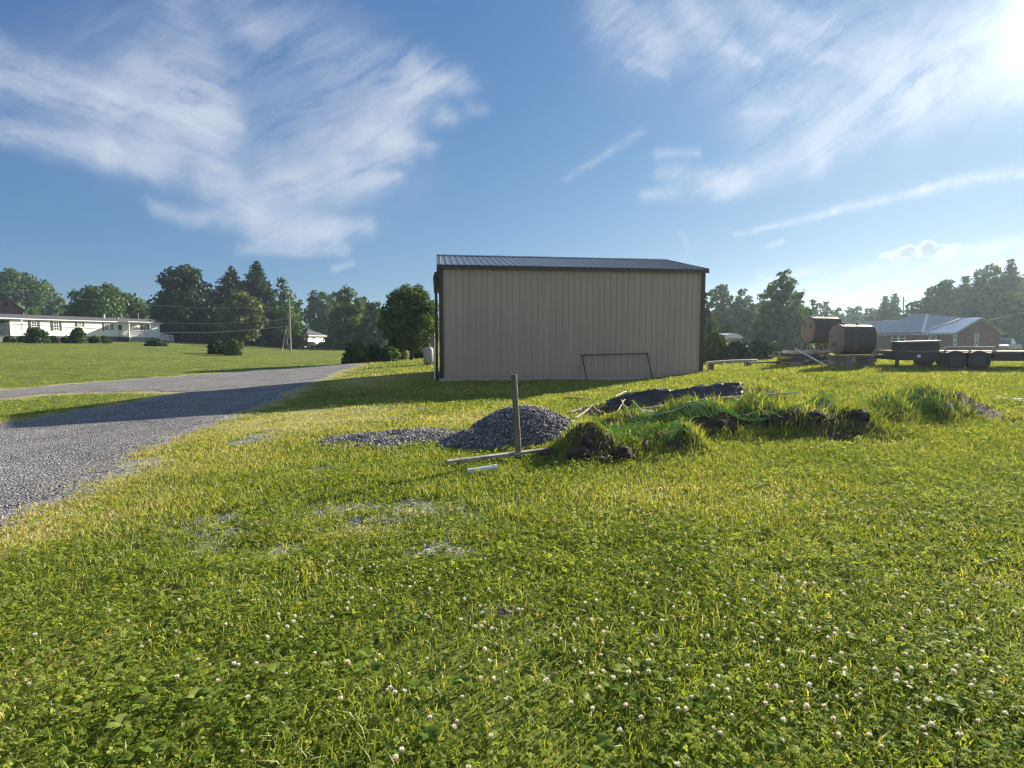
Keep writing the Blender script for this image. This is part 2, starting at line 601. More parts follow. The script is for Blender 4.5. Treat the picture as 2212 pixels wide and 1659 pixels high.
def leafmat(name, stops, trans=.42, gloss=.06, rough=.45, pscale=.35, pamt=.35, tr_tint=(1.25, 1.15, .6)):
    """leaf: reflects and lets light through; colour from the per-leaf tint plus slow drift from place to place"""
    m = bpy.data.materials.new(name)
    m.use_nodes = True
    nt = m.node_tree
    nt.nodes.clear()
    g = NG(nt)
    at = g.n('ShaderNodeAttribute', attribute_name='tint').outputs['Fac']
    pos = g.n('ShaderNodeNewGeometry').outputs['Position']
    n = g.noise(pos, pscale, 3, .55)
    f = g.math('ADD', at, g.math('MULTIPLY', g.math('SUBTRACT', n, .5), pamt * 2), clamp=True)
    c = g.ramp(f, stops)
    d = g.n('ShaderNodeBsdfDiffuse')
    g.link(c, d.inputs[0])
    t = g.n('ShaderNodeBsdfTranslucent')
    g.link(g.vec('MULTIPLY', c, Vector(tr_tint)), t.inputs[0])
    ms = g.n('ShaderNodeMixShader')
    ms.inputs[0].default_value = trans
    g.link(d.outputs[0], ms.inputs[1])
    g.link(t.outputs[0], ms.inputs[2])
    gl = g.n('ShaderNodeBsdfGlossy')
    gl.inputs['Roughness'].default_value = rough
    gl.inputs[0].default_value = (.9, .95, .9, 1)
    m2 = g.n('ShaderNodeMixShader')
    m2.inputs[0].default_value = gloss
    g.link(ms.outputs[0], m2.inputs[1])
    g.link(gl.outputs[0], m2.inputs[2])
    o = g.n('ShaderNodeOutputMaterial')
    g.link(m2.outputs[0], o.inputs[0])
    MAT[name] = m
    return m


def groundmat():
    m = bpy.data.materials.new('ground_cover')
    m.use_nodes = True
    nt = m.node_tree
    nt.nodes.clear()
    g = NG(nt)
    pos = g.n('ShaderNodeNewGeometry').outputs['Position']
    gr = g.n('ShaderNodeAttribute', attribute_name='gravel').outputs['Fac']
    so = g.n('ShaderNodeAttribute', attribute_name='soil').outputs['Fac']
    dr = g.n('ShaderNodeAttribute', attribute_name='dry').outputs['Fac']
    fine = g.noise(pos, 26, 5, .65)
    mid = g.noise(pos, 1.6, 5, .6)
    big = g.noise(pos, .13, 5, .6)
    mm = g.noise(g.vec('MULTIPLY', pos, (1, 1.6, 1)), .55, 6, .65)
    k = g.math('ADD', g.math('ADD', g.math('MULTIPLY', fine, .30), g.math('MULTIPLY', mm, .35)), g.math('ADD', g.math('MULTIPLY', mid, .35), g.math('MULTIPLY', big, .25)))
    k = g.math('MULTIPLY_ADD', g.math('SUBTRACT', k, .625), 1.5, .53)
    grass = g.ramp(k, [(.30, (.036, .062, .009)), (.46, (.095, .132, .018)), (.60, (.150, .185, .028)), (.78, (.24, .25, .06))])
    drycol = g.ramp(k, [(.30, (.17, .17, .055)), (.52, (.33, .31, .12)), (.74, (.46, .41, .21))])
    c = g.mix(g.mapr(g.math('ADD', dr, g.math('MULTIPLY', g.math('SUBTRACT', mid, .5), .9)), .3, .75), grass, drycol)
    soil = g.ramp(fine, [(.3, (.030, .022, .016)), (.6, (.075, .055, .038)), (.75, (.13, .10, .075))])
    c = g.mix(g.mapr(g.math('ADD', so, g.math('MULTIPLY', g.math('SUBTRACT', mid, .5), .8)), .35, .65), c, soil)
    vor = g.n('ShaderNodeTexVoronoi')
    g.link(pos, vor.inputs['Vector'])
    vor.inputs['Scale'].default_value = 32
    vsep = g.n('ShaderNodeSeparateColor')
    g.link(vor.outputs['Color'], vsep.inputs[0])
    stone = g.ramp(vsep.outputs[0], [(0, (.10, .10, .11)), (.5, (.22, .22, .235)), (.85, (.34, .33, .33)), (1, (.5, .48, .46))])
    gm = g.mapr(g.math('ADD', gr, g.math('MULTIPLY', g.math('SUBTRACT', g.noise(pos, 3.2, 6, .7), .5), 1.1)), .38, .62)
    c = g.mix(gm, c, stone)
    b = g.n('ShaderNodeBsdfPrincipled')
    g.link(c, b.inputs['Base Color'])
    b.inputs['Roughness'].default_value = .95
    b.inputs['Specular IOR Level'].default_value = .15
    bp = g.n('ShaderNodeBump')
    bp.inputs['Strength'].default_value = .45
    bp.inputs['Distance'].default_value = .03
    g.link(g.math('ADD', g.noise(pos, 38, 6, .7), g.math('MULTIPLY', vor.outputs['Distance'], .8)), bp.inputs['Height'])
    g.link(bp.outputs[0], b.inputs['Normal'])
    o = g.n('ShaderNodeOutputMaterial')
    g.link(b.outputs[0], o.inputs[0])
    return m


def stonemat(name, stops, scale=30.0, tintattr=False):
    m = bpy.data.materials.new(name)
    m.use_nodes = True
    nt = m.node_tree
    nt.nodes.clear()
    g = NG(nt)
    pos = g.n('ShaderNodeNewGeometry').outputs['Position']
    vor = g.n('ShaderNodeTexVoronoi')
    g.link(pos, vor.inputs['Vector'])
    vor.inputs['Scale'].default_value = scale
    vs = g.n('ShaderNodeSeparateColor')
    g.link(vor.outputs['Color'], vs.inputs[0])
    f = vs.outputs[0]
    if tintattr:
        f = g.n('ShaderNodeAttribute', attribute_name='tint').outputs['Fac']
    wear = g.noise(pos, .7, 4, .6)
    c = g.vec('SCALE', g.ramp(f, stops), g.mapr(wear, .3, .7, .8, 1.25, False))
    if not tintattr:
        # packed fines and dust between the stones, in broad worn patches
        fines = g.noise(g.vec('MULTIPLY', pos, (1, .6, 1)), .8, 7, .68)
        c = g.mix(g.mapr(fines, .47, .64, 0, .75), c, (.235, .225, .205, 1))
    b = g.n('ShaderNodeBsdfPrincipled')
    g.link(c, b.inputs['Base Color'])
    b.inputs['Roughness'].default_value = .9
    b.inputs['Specular IOR Level'].default_value = .25
    if not tintattr:
        bp = g.n('ShaderNodeBump')
        bp.inputs['Strength'].default_value = 1.0
        bp.inputs['Distance'].default_value = .03
        g.link(g.math('MULTIPLY', vor.outputs['Distance'], -1.0), bp.inputs['Height'])
        g.link(bp.outputs[0], b.inputs['Normal'])
    o = g.n('ShaderNodeOutputMaterial')
    g.link(b.outputs[0], o.inputs[0])
    MAT[name] = m
    return m


GREY = [(0, (.08, .08, .085)), (.5, (.17, .17, .178)), (.82, (.29, .285, .285)), (1, (.48, .46, .44))]
DARKGREY = [(0, (.045, .045, .05)), (.5, (.115, .115, .12)), (.82, (.20, .195, .195)), (1, (.40, .39, .37))]



def shedmat():
    """painted ribbed steel: slightly wavy, faded in broad streaks, splashed with mud along the foot"""
    m = mat('tan_steel', (.485, .365, .29), .40, 0, .04, .9, .12, 1.6)
    nt = m.node_tree
    g = NG(nt)
    b = next(n for n in nt.nodes if n.type == 'BSDF_PRINCIPLED')
    old = b.inputs['Base Color'].links[0].from_socket
    tc = g.n('ShaderNodeTexCoord').outputs['Object']
    sp = g.n('ShaderNodeSeparateXYZ')
    g.link(tc, sp.inputs[0])
    streak = g.noise(g.vec('MULTIPLY', tc, (3.0, 3.0, .12)), 1.6, 5, .6)
    c = g.vec('SCALE', old, g.mapr(streak, .3, .7, .90, 1.06, False))
    mud = g.math('ADD', g.math('MULTIPLY', sp.outputs[2], -1.9), g.math('MULTIPLY', g.noise(tc, 5.0, 7, .7), 1.5))
    c = g.mix(g.mapr(mud, .15, 1.0, 0, .55), c, (.23, .16, .11, 1))
    g.link(c, b.inputs['Base Color'])


shedmat()
mat('brown_trim', (.045, .028, .024), .45, 0, .15, 2)
mat('dark_roof_steel', (.165, .16, .155), .30, .2, .1, .8)
mat('concrete', (.42, .40, .37), .9, 0, .15, 5, .3)
mat('white_siding', (.80, .79, .76), .6, 0, .05, 1.5)
mat('white_trim', (.82, .82, .80), .5, 0, .04, 3)
mat('porch_grey', (.27, .29, .30), .7, 0, .1, 3)
mat('porch_white', (.74, .74, .72), .6, 0, .06, 3)
mat('asphalt_shingle', (.085, .09, .105), .9, 0, .25, 9, .5, 30)
mat('shutter', (.055, .055, .065), .6, 0, .15, 5)
mat('skirting', (.16, .17, .16), .8, 0, .2, 3)
mat('glass', (.05, .06, .07), .06, 0, .3, 1.5, spec=.9)
mat('dark_opening', (.018, .018, .02), .8)
mat('weathered_post', (.20, .17, .135), .85, 0, .3, 14, .6, 60, (.13, .115, .10), stretch=(1, 1, .12))
mat('old_board', (.40, .36, .30), .85, 0, .3, 10, .5, 50, (.20, .18, .155))
mat('dark_board', (.12, .105, .09), .9, 0, .4, 5, .5, 40, (.21, .19, .165))
mat('pale_board', (.52, .50, .46), .85, 0, .25, 6, .4, 40, (.30, .28, .25))
mat('white_plastic', (.72, .75, .78), .35, 0, .06, 8)
mat('pvc', (.70, .70, .66), .45, 0, .1, 10, 0, 40, (.45, .43, .38), (.56, .7))
mat('black_iron', (.11, .078, .058), .6, .3, .3, 9, .3, 60)
mat('rust', (.14, .065, .04), .85, .1, .35, 7, .5, 50, (.07, .04, .03))
mat('tank_steel', (.060, .055, .053), .62, .15, .25, 3, .35, 30, (.15, .085, .058), (.50, .66), stretch=(1, 1, .3))
mat('tank_end', (.205, .165, .148), .75, .0, .22, 4, .4, 30, (.09, .062, .052), (.54, .66))
mat('cinder', (.20, .20, .195), .95, 0, .25, 6, .5, 60)
mat('trailer_black', (.028, .028, .031), .5, .1, .3, 4)
mat('tyre', (.02, .02, .02), .85)
mat('rim', (.35, .35, .36), .4, .6)
mat('deck_plank', (.16, .13, .10), .85, 0, .3, 6)
mat('brick', (.165, .095, .075), .9, 0, .22, 5, .4, 30, (.14, .065, .05))
mat('sun_paled_metal_roof', (.86, .86, .85), .40, .0, .08, 1.5)  # pale metal, raised further to put the roof's sunlight into its colour
mat('grey_roof', (.36, .365, .36), .5, .1, .1, 2)
mat('flashing', (.78, .78, .76), .35, .1, .05, 3)
mat('barn_red', (.16, .052, .040), .9, 0, .35, 1.6, .4, 20, (.24, .16, .135), (.5, .6), (6, 6, .6))
mat('pole_wood', (.27, .235, .20), .9, 0, .25, 5)
mat('wire', (.30, .31, .32), .5, .2)
mat('guy_guard', (.62, .58, .42), .6)
mat('bark', (.075, .06, .048), .95, 0, .3, 4, .7, 14)
mat('soil', (.065, .046, .032), .97, 0, .4, 9, .9, 25, (.03, .022, .016))
mat('black_tarp', (.022, .024, .030), .34, 0, .2, 5, .5, 9)
mat('net_green', (.19, .42, .05), .5)
mat('old_rope', (.42, .40, .28), .8, 0, .3, 10)
mat('propane', (.27, .27, .26), .5, 0, .06, 3, 0, 40, (.48, .46, .43), (.6, .75))  # white tank; the shade it stands in is put into this grey
mat('boulder', (.34, .31, .28), .9, 0, .25, 4, .6, 12)
mat('grey_paint', (.20, .21, .22), .3, .2, .05, 2)
mat('red_paint', (.26, .018, .018), .25, .1, .05, 2)
mat('black_paint', (.018, .02, .026), .22, .1, .05, 2)
mat('maroon_paint', (.14, .02, .02), .25, .1, .05, 2)
mat('lamp_glass', (.7, .65, .6), .2)
mat('tan_wall', (.42, .38, .29), .8, 0, .1, 3)
stonemat('gravel_stone', GREY, 30, True)
stonemat('gravel_road', GREY, 36)
stonemat('pile_base', DARKGREY, 36)  # dark bed: the heap's shade is put into the colour below its stones
stonemat('pile_stone', GREY, 30, True)
leafmat('grass_blade', [(0, (.060, .108, .011)), (.4, (.235, .300, .044)), (.68, (.37, .39, .078)), (.84, (.43, .39, .11)), (1, (.55, .49, .26))], .5, .03, .5, .6, .22)
leafmat('clover_leaf', [(0, (.040, .095, .010)), (.45, (.222, .318, .046)), (1, (.43, .47, .11))], .52, .006, .5, .8, .25)
leafmat('broad_leaf', [(0, (.09, .16, .03)), (.6, (.19, .28, .05)), (1, (.30, .35, .09))], .45, .008, .35, .8, .1)
leafmat('petal', [(0, (.50, .36, .28)), (.3, (.68, .63, .50)), (1, (.84, .81, .68))], .42, .0, .5, 2, .1, (1, 1, 1))
leafmat('foliage_mid', [(0, (.026, .052, .014)), (.5, (.068, .115, .025)), (1, (.130, .185, .040))], .36, .022, .55, .25, .2, (1.0, 1.2, .5))
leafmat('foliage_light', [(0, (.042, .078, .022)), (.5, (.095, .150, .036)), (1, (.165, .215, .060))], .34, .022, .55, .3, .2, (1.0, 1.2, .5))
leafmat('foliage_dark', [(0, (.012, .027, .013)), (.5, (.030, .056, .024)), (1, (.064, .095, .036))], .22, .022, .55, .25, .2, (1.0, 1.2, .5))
leafmat('foliage_flower', [(0, (.035, .060, .018)), (.55, (.11, .13, .045)), (1, (.34, .31, .16))], .3, .022, .55, .25, .15, (1.0, 1.2, .5))
leafmat('foliage_pale', [(0, (.055, .080, .040)), (.5, (.11, .14, .07)), (1, (.19, .22, .12))], .3, .022, .55, .3, .2, (1.0, 1.2, .5))

# ------------------------------------------------------------------ where gravel, bare soil and dry turf lie
def world_poly(pts):
    return np.array([[*G(px, py)[:2]] for px, py in pts])


LANE = [world_poly([(-260, 1175), (-60, 1150), (0, 1128), (120, 1072), (230, 1018), (330, 962), (425, 918), (545, 878), (640, 838), (690, 818), (722, 803), (770, 789),
                    (742, 786.5), (690, 791), (560, 800), (400, 812), (213, 826), (0, 845), (-260, 868), (-260, 884), (0, 861), (107, 850), (320, 843), (415, 848), (300, 868), (150, 893), (0, 916), (-260, 955)])]


def poly_sd(poly, x, y):
    """signed distance, positive inside"""
    d = np.full(x.shape, 1e9)
    ins = np.zeros(x.shape, bool)
    n = len(poly)
    for i in range(n):
        ax, ay = poly[i]
        bx, by = poly[(i + 1) % n]
        dd, _ = capsule(x, y, ax, ay, bx, by)
        d = np.minimum(d, dd)
        c = (ay > y) != (by > y)
        ins ^= c & (x < (bx - ax) * (y - ay) / (by - ay + 1e-12) + ax)
    return np.where(ins, d, -d)


def blob(px, py, rx, ry, k):
    c = G(px, py)
    return (c.x, c.y, rx * c.y / FPX, max(.12, abs(G(px, py - ry).y - G(px, py + ry).y) / 2), k)


GRAVEL_B = [blob(*b) for b in [
    (560, 945, 60, 22, .75), (640, 930, 70, 18, .5), (830, 905, 140, 10, .5), (820, 884, 260, 9, .55), (760, 945, 80, 12, .55), (620, 1195, 90, 28, .56), (480, 1120, 120, 18, .62), (700, 1010, 130, 12, .55), (360, 1060, 90, 12, .5), (830, 1110, 340, 70, .56), (430, 1150, 240, 60, .56), (250, 1300, 180, 70, .36), (1560, 1060, 200, 30, .34), (760, 890, 260, 24, .35),
    (940, 1182, 190, 38, .56), (1060, 1310, 100, 28, .52), (1380, 1490, 60, 14, .5), (540, 1080, 60, 10, .45), (700, 1090, 120, 14, .52), (820, 1130, 120, 14, .5), (870, 1060, 60, 12, .35), (1110, 900, 260, 14, .35), (860, 985, 120, 10, .5)]]
SOIL_B = [blob(*b) for b in [
    (360, 1275, 80, 26, .6), (2125, 884, 120, 12, .9), (1660, 1052, 90, 14, .5), (1095, 1325, 70, 24, .55), (700, 1130, 90, 20, .35), (2100, 1250, 60, 20, .4), (1290, 880, 60, 14, .8), (860, 985, 130, 9, .4),
    (1540, 910, 60, 22, .8), (1800, 900, 110, 26, .8), (1260, 980, 60, 30, .7), (1680, 1230, 80, 20, .35), (480, 1440, 90, 20, .35), (1600, 1330, 60, 14, .4)]]
DRY_B = [blob(*b) for b in [  # dry turf; the patch by the shed also stands for sunlit yellow grass
    (650, 905, 300, 42, .75), (830, 820, 150, 18, .8), (430, 1000, 240, 50, .55), (230, 1120, 150, 40, .6), (1420, 1070, 170, 40, .45), (1660, 1050, 170, 40, .45), (60, 1170, 110, 50, .8),
    (1000, 905, 200, 30, .6), (110, 1440, 200, 150, .6), (760, 1160, 160, 40, .45), (1050, 845, 300, 14, .45), (1700, 1320, 150, 40, .3), (2150, 1250, 80, 40, .35)]]


def blobs(bl, x, y):
    o = np.zeros(x.shape)
    for cx, cy, rx, ry, k in bl:
        o = np.maximum(o, k * np.exp(-(((x - cx) / rx) ** 2 + ((y - cy) / ry) ** 2)))
    return o


def masks(x, y):
    sd = poly_sd(LANE[0], x, y) + .40 * fbm(x, y, 1.1, 4)
    edge = np.clip((sd + .9) / 1.1, 0, 1)
    gravel = np.maximum(edge * .8, blobs(GRAVEL_B, x, y))
    soil = blobs(SOIL_B, x, y)
    dry = np.maximum(blobs(DRY_B, x, y), .75 * np.clip((sd + 1.6) / 1.4, 0, 1))
    b = berm(x, y)
    ff = front_face(x, y)
    soil = np.maximum(soil, np.maximum(np.clip(b * 2.0, 0, .55), .95 * ff))  # dark soil on the steep face partly paints in shade on grass
    pd = pile_h(x, y)
    gravel = np.maximum(gravel, np.clip(pd * 12, 0, 1))
    return sd, gravel, soil, dry, b, pd


# ------------------------------------------------------------------ ground: one sheet out to the horizon
def build_terrain():
    rr = [.0]
    r = .35
    while r < 2600:
        rr.append(r)
        r *= 1.016 if r < 40 else 1.03
    rr = np.array(rr[1:])
    az = np.concatenate([np.arange(-66, 66, .42), np.arange(66, 294, 3.0)])
    az = np.radians(az)
    A, RR = np.meshgrid(az, rr)
    x, y = (np.sin(A) * RR).ravel(), (np.cos(A) * RR).ravel()
    x, y = np.append(x, 0), np.append(y, 0)
    z = H(x, y)
    _, gv, so, dr, b, pd = masks(x, y)
    na, nr = len(az), len(rr)
    i, j = np.meshgrid(np.arange(nr - 1), np.arange(na), indexing='ij')
    j2 = (j + 1) % na
    f = np.stack([i * na + j, i * na + j2, (i + 1) * na + j2, (i + 1) * na + j], -1).reshape(-1, 4)
    c = nr * na
    jj = np.arange(na)
    tri = np.stack([np.full(na, c), (jj + 1) % na, jj], -1)
    flat = np.concatenate([f.ravel()[:], tri.ravel()])
    sizes = np.concatenate([np.full(len(f), 4), np.full(na, 3)])
    o = np_mesh('ground', np.stack([x, y, z], -1), flat, sizes, groundmat(), dict(gravel=gv, soil=so, dry=dr), smooth=True)
    tag(o, kind='structure')


def grid_mesh(name, x0, x1, y0, y1, step, keep, lift, m, **kw):
    xs, ys = np.arange(x0, x1, step), np.arange(y0, y1, step)
    X, Y = np.meshgrid(xs, ys)
    k = keep(X, Y)
    Z = H(X, Y) + (lift(X, Y) if callable(lift) else lift)
    idx = np.arange(X.size).reshape(X.shape)
    q = np.stack([idx[:-1, :-1], idx[:-1, 1:], idx[1:, 1:], idx[1:, :-1]], -1)
    kk = (k[:-1, :-1] & k[:-1, 1:] & k[1:, 1:] & k[1:, :-1])
    q = q[kk]
    used, inv = np.unique(q, return_inverse=True)
    V = np.stack([X.ravel(), Y.ravel(), Z.ravel()], -1)[used]
    return np_mesh(name, V, inv.reshape(-1), np.full(len(q), 4), m, smooth=True, **kw)


def build_lane():
    p = LANE[0]
    o = grid_mesh('gravel_driveway', p[:, 0].min() - 1, p[:, 0].max() + 1, p[:, 1].min() - 1, p[:, 1].max() + 2, .13,
                  lambda x, y: (poly_sd(p, x, y) + .40 * fbm(x, y, 1.1, 4) + .16 * fbm(x, y, 6, 2)) > .02, .008, MAT['gravel_road'])
    tag(o, kind='structure')


# ------------------------------------------------------------------ loose stones, grass, clover, weeds
OCT_V = np.array([(1, 0, 0), (-1, 0, 0), (0, 1, 0), (0, -1, 0), (0, 0, 1), (0, 0, -1)], float)
OCT_F = np.array([(0, 2, 4), (2, 1, 4), (1, 3, 4), (3, 0, 4), (2, 0, 5), (1, 2, 5), (3, 1, 5), (0, 3, 5)])
CUB_V = np.array([(x, y, z) for x in (-.62, .62) for y in (-.62, .62) for z in (-.55, .55)], float)
CUB_F = np.array([(0, 1, 3, 2), (4, 6, 7, 5), (0, 4, 5, 1), (2, 3, 7, 6), (0, 2, 6, 4), (1, 5, 7, 3)])


def rocks(name, xyz, size, m, parent=None):
    n = len(xyz)
    v = CUB_V[None] * size[:, None, None] * RNG.uniform(.6, 1.3, (n, 1, 3)) * (1 + .35 * RNG.standard_normal((n, 8, 3)).clip(-1.4, 1.4))
    q = RNG.standard_normal((n, 3, 3))
    q, _ = np.linalg.qr(q)
    v = np.einsum('nij,nkj->nki', q, v) + xyz[:, None, :]
    f = (CUB_F[None] + (np.arange(n) * 8)[:, None, None]).reshape(-1)
    tint = np.repeat(RNG.random(n), 8)
    return np_mesh(name, v.reshape(-1, 3), f, np.full(n * 6, 4), m, dict(tint=tint), parent)


def scatter(n, y0, y1, p, wid=.97, add=4.2):
    """n ground points between depths y0 and y1, density falling as depth**-p, inside the field of view and a little beyond"""
    ys = np.linspace(y0, y1, 400)
    w = (wid * ys + add) * np.maximum(ys, 1.0) ** (-p)
    c = np.cumsum(w)
    y = np.interp(RNG.random(n) * c[-1], c, ys)
    x = RNG.uniform(-1, 1, n) * (wid * y + add)
    return x, y


def blades(name, x, y, hgt, wid, lean, tint, m):
    n = len(x)
    z = H(x, y) - .004
    a, a2 = RNG.uniform(0, 2 * np.pi, n), RNG.uniform(0, 2 * np.pi, n)
    D = np.stack([np.cos(a), np.sin(a), np.zeros(n)], -1) * (lean * hgt)[:, None]
    S = np.stack([np.cos(a2), np.sin(a2), np.zeros(n)], -1) * (wid / 2)[:, None]
    B = np.stack([x, y, z], -1)
    U = np.zeros((n, 3))
    U[:, 2] = hgt
    mid = B + U * .6 + D * .3
    tip = B + U * np.sqrt(np.clip(1 - .35 * lean[:, None] ** 2, .25, 1)) + D
    V = np.stack([B - S, B + S, mid - S * .85, mid + S * .85, tip], 1).reshape(-1, 3)
    o = np.arange(n)[:, None] * 5
    F = np.concatenate([o + np.array([[0, 1, 3, 2]]), o + np.array([[2, 3, 4]])], 1).reshape(-1)
    return np_mesh(name, V, F, np.tile([4, 3], n), m, dict(tint=np.repeat(tint, 5)))


def cover_keep(x, y, extra=0.0):
    sd, gv, so, dr, b, pd = masks(x, y)
    bare = np.clip(np.maximum(gv, so * .9) + .55 * fbm(x, y, 3.2, 3) + extra, 0, 1)
    k = RNG.random(len(x)) > np.clip((bare - .25) / .5, 0, .97)
    k &= RNG.random(len(x)) > np.clip((sd + .30) / .62, 0, .99)
    k &= (pd < .03)
    return k, dr, b, so


def shed_out(x, y):
    """true outside the shed's footprint"""
    dx, dy = x - SHED_O[0], y - SHED_O[1]
    c, s = math.cos(SHED_ANG), math.sin(SHED_ANG)
    lx, ly = dx * c + dy * s, -dx * s + dy * c
    return ~((lx > -.12) & (lx < 10.3) & (ly > -.06) & (ly < 8))


def build_grass():
    sets = [(92000, .1, 4.2, .5), (172000, 4.0, 9.5, .7), (178000, 9.0, 22, 1.2), (102000, 21, 48, 1.2), (62000, 45, 110, 1.2)]
    X, Y, HG, W, L, T = [], [], [], [], [], []
    for n, y0, y1, p in sets:
        x, y = scatter(n, y0, y1, p)
        k, dr, b, so = cover_keep(x, y)
        k &= shed_out(x, y)
        mown = np.clip((-x - .25 * y + 1) / 3, 0, 1) * np.clip((y - 12) / 6, 0, 1)
        k &= RNG.random(len(x)) > mown * .80
        x, y, dr, b = x[k], y[k], dr[k], b[k]
        m = len(x)
        clump = np.clip(.5 + 1.5 * fbm(x, y, 1.5, 4), .08, 1.9)
        tall = np.clip(b * 6, 0, 1)
        right = np.clip((x - 5) / 4, 0, 1) * np.clip((y - 9) / 4, 0, 1)
        lawn = np.clip((-x - .25 * y + 1) / 3, 0, 1)
        h = (.045 + .055 * clump * RNG.random(m) + tall * (.03 + .17 * RNG.random(m) ** 2) * np.clip(.3 + .25 * (x - 1), .4, 1) + .03 * right) * (1 - .62 * lawn * np.clip((y - 7) / 4, 0, 1))
        h = h * (1 - .55 * np.clip(dr, 0, 1)) + .0012 * np.minimum(y, 30)
        w = (.0035 + .0022 * RNG.random(m)) + .00085 * y
        X.append(x), Y.append(y), HG.append(h), W.append(w)
        L.append(RNG.uniform(.15, 1.25, m))
        T.append(np.clip(.36 + .17 * RNG.standard_normal(m) + .85 * dr * RNG.random(m) ** .6 + .10 * (clump - .6) + .45 * (RNG.random(m) < .07 + .2 * dr), 0, 1))
    o = blades('grass', *[np.concatenate(q) for q in (X, Y, HG, W, L, T)], MAT['grass_blade'])
    tag(o, 'green and yellowed grass growing through the clover', 'grass', kind='stuff')
    # tall weeds and stalks on the spoil mound
    n = 26000
    x, y = RNG.uniform(-.2, 8.4, n), RNG.uniform(6.3, 13.5, n)
    b = berm(x, y)
    k = (RNG.random(n) < np.clip(b * 3.4 - .02, 0, 1)) & (RNG.random(n) < np.clip(.42 + 2.0 * fbm(x, y, 1.7, 3), .02, 1)) & (pile_h(x, y) < .05) & shed_out(x, y)
    k &= RNG.random(n) > .9 * front_face(x, y)
    x, y = x[k], y[k]
    m = len(x)
    o = blades('weeds', x, y, (.05 + .20 * RNG.random(m) ** 1.9) * np.clip(.35 + .25 * (x - 1), .45, 1), .006 + .008 * RNG.random(m), RNG.uniform(.1, 1.1, m), np.clip(.42 + .2 * RNG.standard_normal(m) + .4 * (RNG.random(m) < .12), 0, 1), MAT['grass_blade'])
    tag(o, 'tall rank weeds and dry stalks on the spoil mound', 'weeds', kind='stuff')


def leaflets(c, nrm, t1, L, lod, tint):
    n = len(c)
    t2 = np.cross(nrm, t1)
    shape = np.array([(0, 0), (.5, -.46), (.93, -.34), (.86, 0), (.93, .34), (.5, .46)]) if lod == 0 else np.array([(0, 0), (.75, -.5), (1, 0), (.75, .5)])
    vs = []
    for q in range(3):
        a = q * 2.0944
        d = math.cos(a) * t1 + math.sin(a) * t2
        s = np.cross(nrm, d)
        for al, ac in shape:
            vs.append(c + (d * al + s * ac + nrm * (abs(ac) * .35 - al * al * .12)) * L[:, None])
    k = len(shape)
    V = np.stack(vs, 1).reshape(-1, 3)
    F = np.arange(n * 3 * k)
    return V, F, np.full(n * 3, k), np.repeat(tint, 3 * k)


def build_clover():
    Vs, Fs, Ss, Ts, off = [], [], [], [], 0
    for n, y0, y1, p, lod, L0 in [(122000, .1, 3.6, .4, 0, .0128), (96000, 3.5, 7.5, .8, 1, .0165), (62000, 7.4, 15, 1.0, 1, .026), (29000, 14, 26, 1.0, 1, .04)]:
        x, y = scatter(n, y0, y1, p)
        k, dr, b, so = cover_keep(x, y, .04)
        cov = 1.5 * fbm(x + 40, y, .8, 4) + .35 * np.clip((x + 1.3) / 2.2, -.6, .6) - .5 * dr - .25 * np.clip((-x - 3), 0, 2)
        k &= (RNG.random(len(x)) < np.clip(.70 + 1.25 * cov, .10, 1)) & shed_out(x, y) & (b < .2)
        x, y = x[k], y[k]
        m = len(x)
        lump = np.clip(.55 + .9 * fbm(x, y, 2.4, 3), .1, 1.2)
        z = H(x, y) + .010 + .075 * lump * RNG.random(m) ** .7 + .0008 * y
        tilt = np.abs(RNG.standard_normal(m)) * .55
        a = RNG.uniform(0, 2 * np.pi, m)
        nrm = np.stack([np.sin(tilt) * np.cos(a), np.sin(tilt) * np.sin(a), np.cos(tilt)], -1)
        r = RNG.standard_normal((m, 3))
        t1 = np.cross(nrm, r)
        t1 /= np.linalg.norm(t1, axis=1)[:, None]
        L = L0 * RNG.uniform(.65, 1.35, m)
        V, F, S, T = leaflets(np.stack([x, y, z], -1), nrm, t1, L, lod, np.clip(.5 + .2 * RNG.standard_normal(m), 0, 1))
        Vs.append(V), Fs.append(F + off), Ss.append(S), Ts.append(T)
        off += len(V)
    o = np_mesh('clover', np.concatenate(Vs), np.concatenate(Fs), np.concatenate(Ss), MAT['clover_leaf'], dict(tint=np.concatenate(Ts)))
    tag(o, 'dense white clover leaves covering the near ground', 'clover', kind='stuff')


